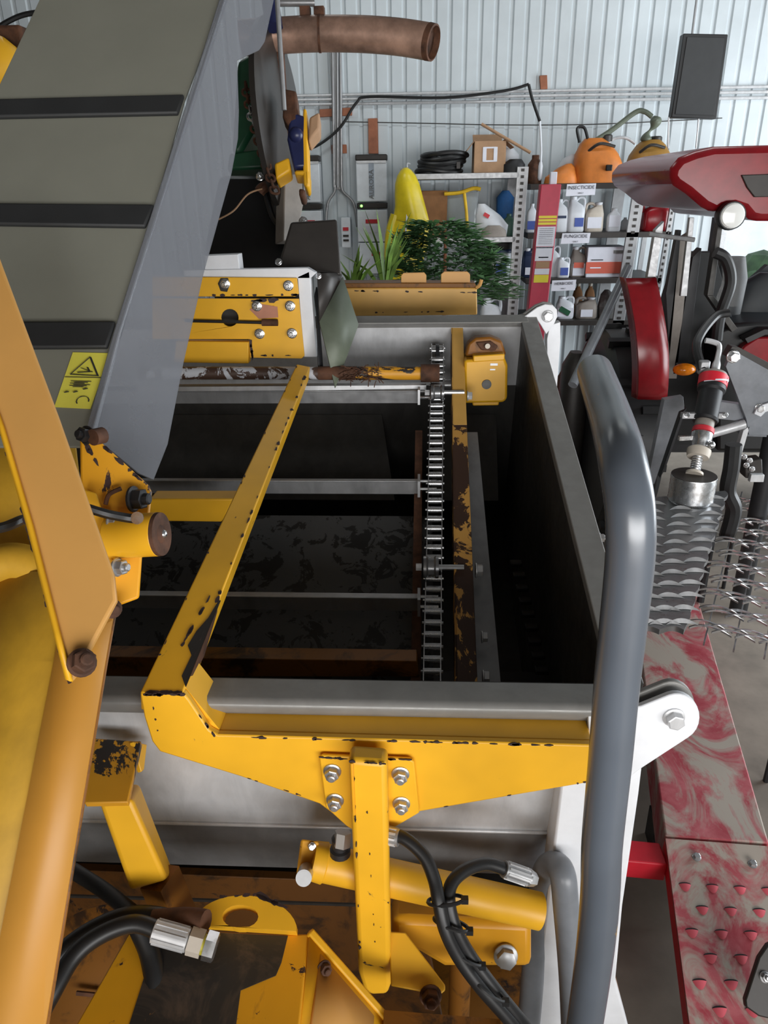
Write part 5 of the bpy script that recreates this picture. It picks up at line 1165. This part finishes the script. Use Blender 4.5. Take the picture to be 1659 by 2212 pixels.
# hoses
HZc = 1.08
A_pts = [pz(838, 1806, 1.10), pz(872, 1810, 1.09), pz(915, 1848, 1.08), pz(938, 1900, 1.07), pz(948, 1950, 1.06), pz(962, 2010, 1.06), pz(992, 2070, 1.07), pz(1040, 2135, 1.08), pz(1110, 2215, 1.1), pz(1140, 2260, 1.12)]
B_pts = [pz(1092, 1878, 1.13), pz(1050, 1866, 1.12), pz(1005, 1880, 1.10), pz(975, 1910, 1.08), pz(970, 1950, 1.07), pz(984, 2005, 1.07), pz(1014, 2062, 1.08), pz(1062, 2128, 1.09), pz(1125, 2205, 1.11), pz(1160, 2250, 1.13)]
for pts, nm, f0, f1, lab in ((A_pts, 'hydraulic_hose', pz(826, 1802, 1.10), pz(862, 1810, 1.092), 'black hydraulic hose starting behind the yellow leg'), (B_pts, 'hydraulic_hose', pz(1142, 1896, 1.14), pz(1088, 1877, 1.128), 'black hydraulic hose curling from a ferrule beside the grey hoop')):
    t = thing(nm, lab, 'hose', pts[-1], 'hydraulic hoses'); B().tube(pts, .0098, 14).obj('hose', rubber, t)
    B().cyl(f0, f1, .0125, n=16).obj('ferrule', galv_m, t)
    d = (f1-f0).normalized(); Lf = (f1-f0).length
    B().lathe(f0, d, [(-.012, .010), (0, .0135), (.004, .0135)], 6).obj('nut', zinc, t)
    for i in range(10):
        a = 2*math.pi*i/10; s_ = d.orthogonal().normalized(); s_ = Quaternion(d, a) @ s_; B().bar(f0+s_*.0125+d*.004, f1+s_*.0125-d*.004, .003, .002, s_).obj('crimp', galv_l, t)
for k, (x, y, an, lab) in enumerate(((960, 1945, .1, 'topmost black cable tie on the two hoses'), (972, 1996, -.3, 'second black cable tie from the top on the two hoses'), (1003, 2064, -.5, 'third black cable tie from the top on the two hoses'), (1055, 2138, -.6, 'lowest black cable tie on the two hoses'))):
    c = pz(x+3, y, 1.065+.012*(k > 1)); rr = RT*math.cos(an)+UP*math.sin(-an)*-1; rr = (RT*math.cos(an)-UP*math.sin(an)*-1).normalized(); uu = FW.cross(rr)
    b = B(); ring = [c+rr*.026*math.cos(a*.5236)+FW*.014*math.sin(a*.5236) for a in range(13)]
    b.tube(ring, .0028, 6, 2); b.box(c+rr*.027-FW*.004, (.010, .008, .009)); tag(b.obj('cable_tie', black), lab, 'cable tie', 'cable ties on the hose pair')

# ================================================================== chipped paint along worn edges
def chips(parent, edges, name='paint_chips', m=None, seed=1):
    rn = random.Random(seed); b = B()
    for (p0, p1, n, sz, nrm) in edges:
        d = (p1-p0).normalized(); sd = d.cross(nrm).normalized()
        for k in range(n):
            c = p0.lerp(p1, rn.random()); L = sz*(.4+rn.random()*1.3); wd = sz*(.2+.45*rn.random()); q = []
            for i in range(9):
                a = 2*math.pi*i/9; f = .65+.6*rn.random(); q.append(c+d*L*math.cos(a)*f+sd*wd*math.sin(a)*f+nrm*.0006)
            b.prism(q, -nrm*.0016)
    o = b.obj(name, m or chipm, parent); o['kind'] = 'stuff'; return o
chipm = plain('bare_chip', S(62, 46, 44), .6, .1, .25, 60)
nf = -away(pf); nv = -Y
chips(lc, [(hit(6, 930, pf)+nf*.0022, hit(150, 1468, pf)+nf*.0022, 30, .006, nf)], seed=2)
pl = VY(FY)
chips(fr, [(A+nb*.0003, Bq+nb*.0003, 12, .006, nb), (hit(306, 1500, pl), hit(398, 1500, pl), 12, .005, nv), (hit(470, 1591, pl), hit(1270, 1612, pl), 26, .0045, nv), (hit(412, 1520, pl), hit(462, 1588, pl), 5, .004, nv), (hit(300, 1520, pl)+X*.02, hit(330, 1600, pl)+X*.01, 3, .003, nv),
  (Bq+dirv*.03-X*.004+nb*.0003, B1-X*.004+nb*.0003, 24, .006, nb), (A+dirv*.03+X*.025+nb*.0003, Bq+dirv*.2-X*.02+nb*.0003, 9, .006, nb), (A+X*.003+nb*.0003, A1+X*.003+nb*.0003, 10, .004, nb),
  (hit(520, 1680, pl)-Z*-.004, hit(690, 1735, pl)-Z*-.004, 5, .003, nv), (hit(905, 1752, pl), hit(1270, 1688, pl), 4, .003, nv)], seed=3)
pl3 = VY(FY-.0455)
chips(fr, [(hit(764, 1660, pl3), hit(778, 2080, pl3), 12, .004, nv), (hit(760, 1645, pl3), hit(830, 1650, pl3), 6, .004, nv), (hit(790, 1700, pl3), hit(815, 2120, pl3), 6, .002, nv)], seed=4)
pb_ = VY(FY-.0105)
chips(fr, [(hit(696, 1636, pb_), hit(756, 1640, pb_), 6, .004, nv), (hit(840, 1640, pb_), hit(884, 1641, pb_), 5, .004, nv)], seed=5)
ng = -away(pg)
chips(pg_, [(hit(225, 965, pg)+ng*.0003, hit(318, 1050, pg)+ng*.0003, 7, .005, ng), (hit(180, 950, pg)+ng*.0003, hit(215, 1010, pg)+ng*.0003, 6, .006, ng)], seed=6)
tn = (-FW+UP*.2).normalized()
pr = VY(RY-.0065)
chips(rf, [(hit(430, 638, pr), hit(640, 637, pr), 12, .007, nv), (hit(545, 650, pr), hit(600, 648, pr), 6, .010, nv), (hit(540, 735, pr), hit(545, 770, pr), 5, .009, nv), (hit(560, 768, pr), hit(640, 768, pr), 4, .005, nv)], seed=10)
pbm = VY(2.5495)
chips(yb_, [(hit(760, 628, pbm), hit(1025, 632, pbm), 12, .006, nv), (hit(760, 676, pbm), hit(1025, 672, pbm), 8, .005, nv)], seed=11)
# ================================================================== GREY GUARD RAILS
gx = hit(1357, 1250, VY(.66)).x
rl = thing('guard_rail', 'thick grey tubular guard rail with worn paint in the right foreground', 'railing', (gx, .66, 0))
zt_ = hit(1350, 1190, VY(.66)).z
zq = (hit(1362, 1180, VY(.66))-CAM).dot(FW)
B().tube([V3((hit(1263, 2212, VY(.66)).x-.02, .66, .0))]+pp([(1263, 2212), (1302, 1800), (1317, 1650), (1331, 1490), (1345, 1360), (1357, 1250), (1362, 1180)], VY(.66))+[pz(1362, 1125, zq-.008), pz(1358, 1075, zq-.008), pz(1349, 1022, zq+.004), pz(1337, 965, zq+.04), pz(1320, 905, .84), pz(1304, 857, .91), pz(1291, 820, .98), pz(1285, 803, 1.02)], .0238, 28, 8).obj('tube', tubem, rl)
hp_ = thing('guard_hoop', 'smaller grey tube hoop beside the guard rail at the bottom', 'railing', pz(1185, 2230, 1.3))
B().tube([pz(1118, 2420, 1.47), pz(1140, 2230, 1.40), pz(1157, 2040, 1.33), pz(1170, 1915, 1.285), pz(1182, 1876, 1.25), pz(1200, 1868, 1.21), pz(1215, 1888, 1.18), pz(1222, 1950, 1.19), pz(1234, 2100, 1.22), pz(1240, 2250, 1.26), pz(1244, 2420, 1.32)], .021, 20, 8).obj('tube', tubed, hp_)

# ================================================================== LOWER LEFT: stand post, black-topped box, ring, hoses
sp = thing('stand_post', 'yellow square post with dark scuffed cap leaning at lower left', 'post', pz(330, 1960, 1.2))
ptp = PL3(pz(205, 1593, 1.16), pz(300, 1597, 1.16), pz(180, 1735, 1.08))
pplate('cap_plate', [(202, 1594), (292, 1600), (305, 1600), (276, 1733), (182, 1735)], ptp, .012, yel_grease, sp, bevel=.002)
B().hexa([pz(212, 1735, 1.09), pz(285, 1726, 1.09), pz(362, 1900, 1.14), pz(280, 1925, 1.14)], [pz(235, 1700, 1.16), pz(302, 1690, 1.16), pz(378, 1890, 1.22), pz(300, 1905, 1.22)]).obj('tube', yel, sp, .008, seg=3)
pplate('side_flange', [(288, 1602), (318, 1608), (312, 1662), (306, 1668)], PL3(pz(288, 1602, 1.15), pz(318, 1608, 1.18), pz(308, 1668, 1.15)), .008, yel, sp)
B().bar(pz(345, 1895, 1.17), pz(385, 1990, 1.2), .05, .04).obj('foot', yel_dark, sp); bolt(pz(340, 1984, 1.16), -FW, .010, sp)
bx = thing('hitch_box', 'yellow steel box with a black worn top at the bottom of the picture', 'box', pz(450, 2300, 1.2))
btp = PL3(pz(450, 2015, 1.12), pz(670, 2015, 1.12), pz(450, 2212, 1.02))
pplate('top_plate', [(120, 2290), (280, 2010), (420, 2010), (612, 2018), (668, 2016), (640, 2290)], btp, .012, yel_worn, bx, bevel=.003)
pplate('worn_top', [(255, 2290), (322, 2080), (350, 2018), (440, 2014), (622, 2022), (608, 2080), (596, 2108), (520, 2140), (500, 2290)], btp, .001, blackworn, bx, bevel=0, shift=-.0012)
sheet('side_plate', [[pz(668, 2012, 1.12), pz(640, 2290, 1.0)], [pz(838, 2205, 1.10), pz(838, 2300, 1.06)]], yel_clean, bx, .008)
sheet('inner_panel', [[pz(690, 2062, 1.105), pz(664, 2290, .995)], [pz(805, 2196, 1.09), pz(800, 2300, 1.045)]], yel_tan, bx, .008)
bolt(pz(699, 2090, 1.095), -FW+RT*.6, .009, bx, rustm)
B().bar(pz(668, 2012, 1.118), pz(840, 2208, 1.098), .012, .012).obj('edge_bar', yel, bx, .003)
B().bar(pz(828, 2206, 1.09), pz(1080, 2226, 1.09), .02, .02).obj('base_angle', yel_dark, bx)
# lifting ring
rp_ = PL3(pz(430, 2000, 1.10), pz(640, 2005, 1.10), pz(530, 1930, 1.13))
ri = thing('lifting_lug', 'half round yellow lifting lug with an eye hole on the black-topped box', 'lug', pz(530, 2012, 1.11))
out = [(418, 1996)]+[(530+112*math.cos(math.pi-i*math.pi/18), 2000+(-72)*math.sin(i*math.pi/18)+(12*i/18)) for i in range(1, 18)]+[(640, 2012)]
hole = [(478, 2000)]+[(520+39*math.cos(2*math.pi*i/16), 1977-24*math.sin(2*math.pi*i/16)) for i in range(16)]
pplate('lug_plate', out, rp_, .028, yel, ri, holes=[[(519+39*math.cos(2*math.pi*i/18), 1980+25*math.sin(2*math.pi*i/18)) for i in range(18)]], bevel=.003)
# round drum cover lower left
dr_ = thing('drum_cover', 'dark yellow round drum cover with a crease at the bottom left', 'drum', pz(220, 2330, 1.2))
B().lathe(pz(225, 2150, 1.22), (-FW+UP*.35), [(0, .135), (.012, .135), (.016, .128), (.017, .01)], 40).obj('disc', yel_dark, dr_)
B().bar(pz(165, 2145, 1.195), pz(320, 2160, 1.195), .006, .004, FW).obj('crease', rustm, dr_)
for pts, lab, r in (([pz(60, 2240, .98), pz(110, 2150, 1.0), pz(160, 2065, 1.03), pz(220, 2018, 1.05), pz(290, 1995, 1.06), pz(345, 2012, 1.06)], 'black hose looping from the bottom left corner to a crimped fitting', .0125), ([pz(300, 2000, 1.1), pz(325, 2060, 1.09), pz(335, 2130, 1.07), pz(322, 2212, 1.05), pz(300, 2290, 1.04)], 'black hose dropping in front of the black-topped box', .016), ([pz(140, 1870, 1.2), pz(220, 1920, 1.17), pz(290, 1975, 1.12), pz(330, 2005, 1.09)], 'dim black hose running behind the main column', .012), ([pz(70, 2150, 1.04), pz(130, 2060, 1.07), pz(215, 2000, 1.09), pz(300, 1975, 1.1), pz(400, 1990, 1.11)], 'upper of the two looping black hoses at bottom left', .013)):
    tag(B().tube(pts, r, 14).obj('hydraulic_hose', rubber), lab, 'hose', 'hydraulic hoses')
ft = thing('hose_fitting', 'crimped silver hose fitting with a hex nut above the black worn top', 'fitting', pz(400, 2062, 1.05))
f0, f1 = pz(330, 2010, 1.06), pz(468, 2048, 1.06); d = (f1-f0).normalized(); Lf = (f1-f0).length
B().lathe(f0, d, [(0, .012), (.002, .016), (Lf*.55, .0165), (Lf*.57, .012)], 18).obj('ferrule', galv_l, ft)
for i in range(9):
    s_ = Quaternion(d, 2*math.pi*i/9) @ d.orthogonal().normalized(); B().bar(f0+s_*.016+d*.004, f0+s_*.016+d*(Lf*.53), .004, .003, s_).obj('crimp', galv_l, ft)
B().lathe(f0, d, [(Lf*.57, .019), (Lf*.78, .019)], 6).obj('nut', cream_pl, ft)
B().lathe(f0, d, [(Lf*.78, .014), (Lf*.82, .014)], 12).obj('washer', warny, ft)
B().lathe(f0, d, [(Lf*.82, .020), (Lf*.98, .020), (Lf*1.0, .016)], 6).obj('end_nut', chrome, ft)
B().tube([pz(330, 1990, 1.09), pz(400, 1985, 1.09), pz(445, 1990, 1.08)], .016, 12).obj('rusty_elbow', rustm, ft)
nr = -away(rp_)
chips(ri, [(hit(470, 1938, rp_)+nr*.0003, hit(560, 1932, rp_)+nr*.0003, 5, .006, nr), (hit(560, 1935, rp_)+nr*.0003, hit(620, 1962, rp_)+nr*.0003, 7, .009, nr)], seed=9)
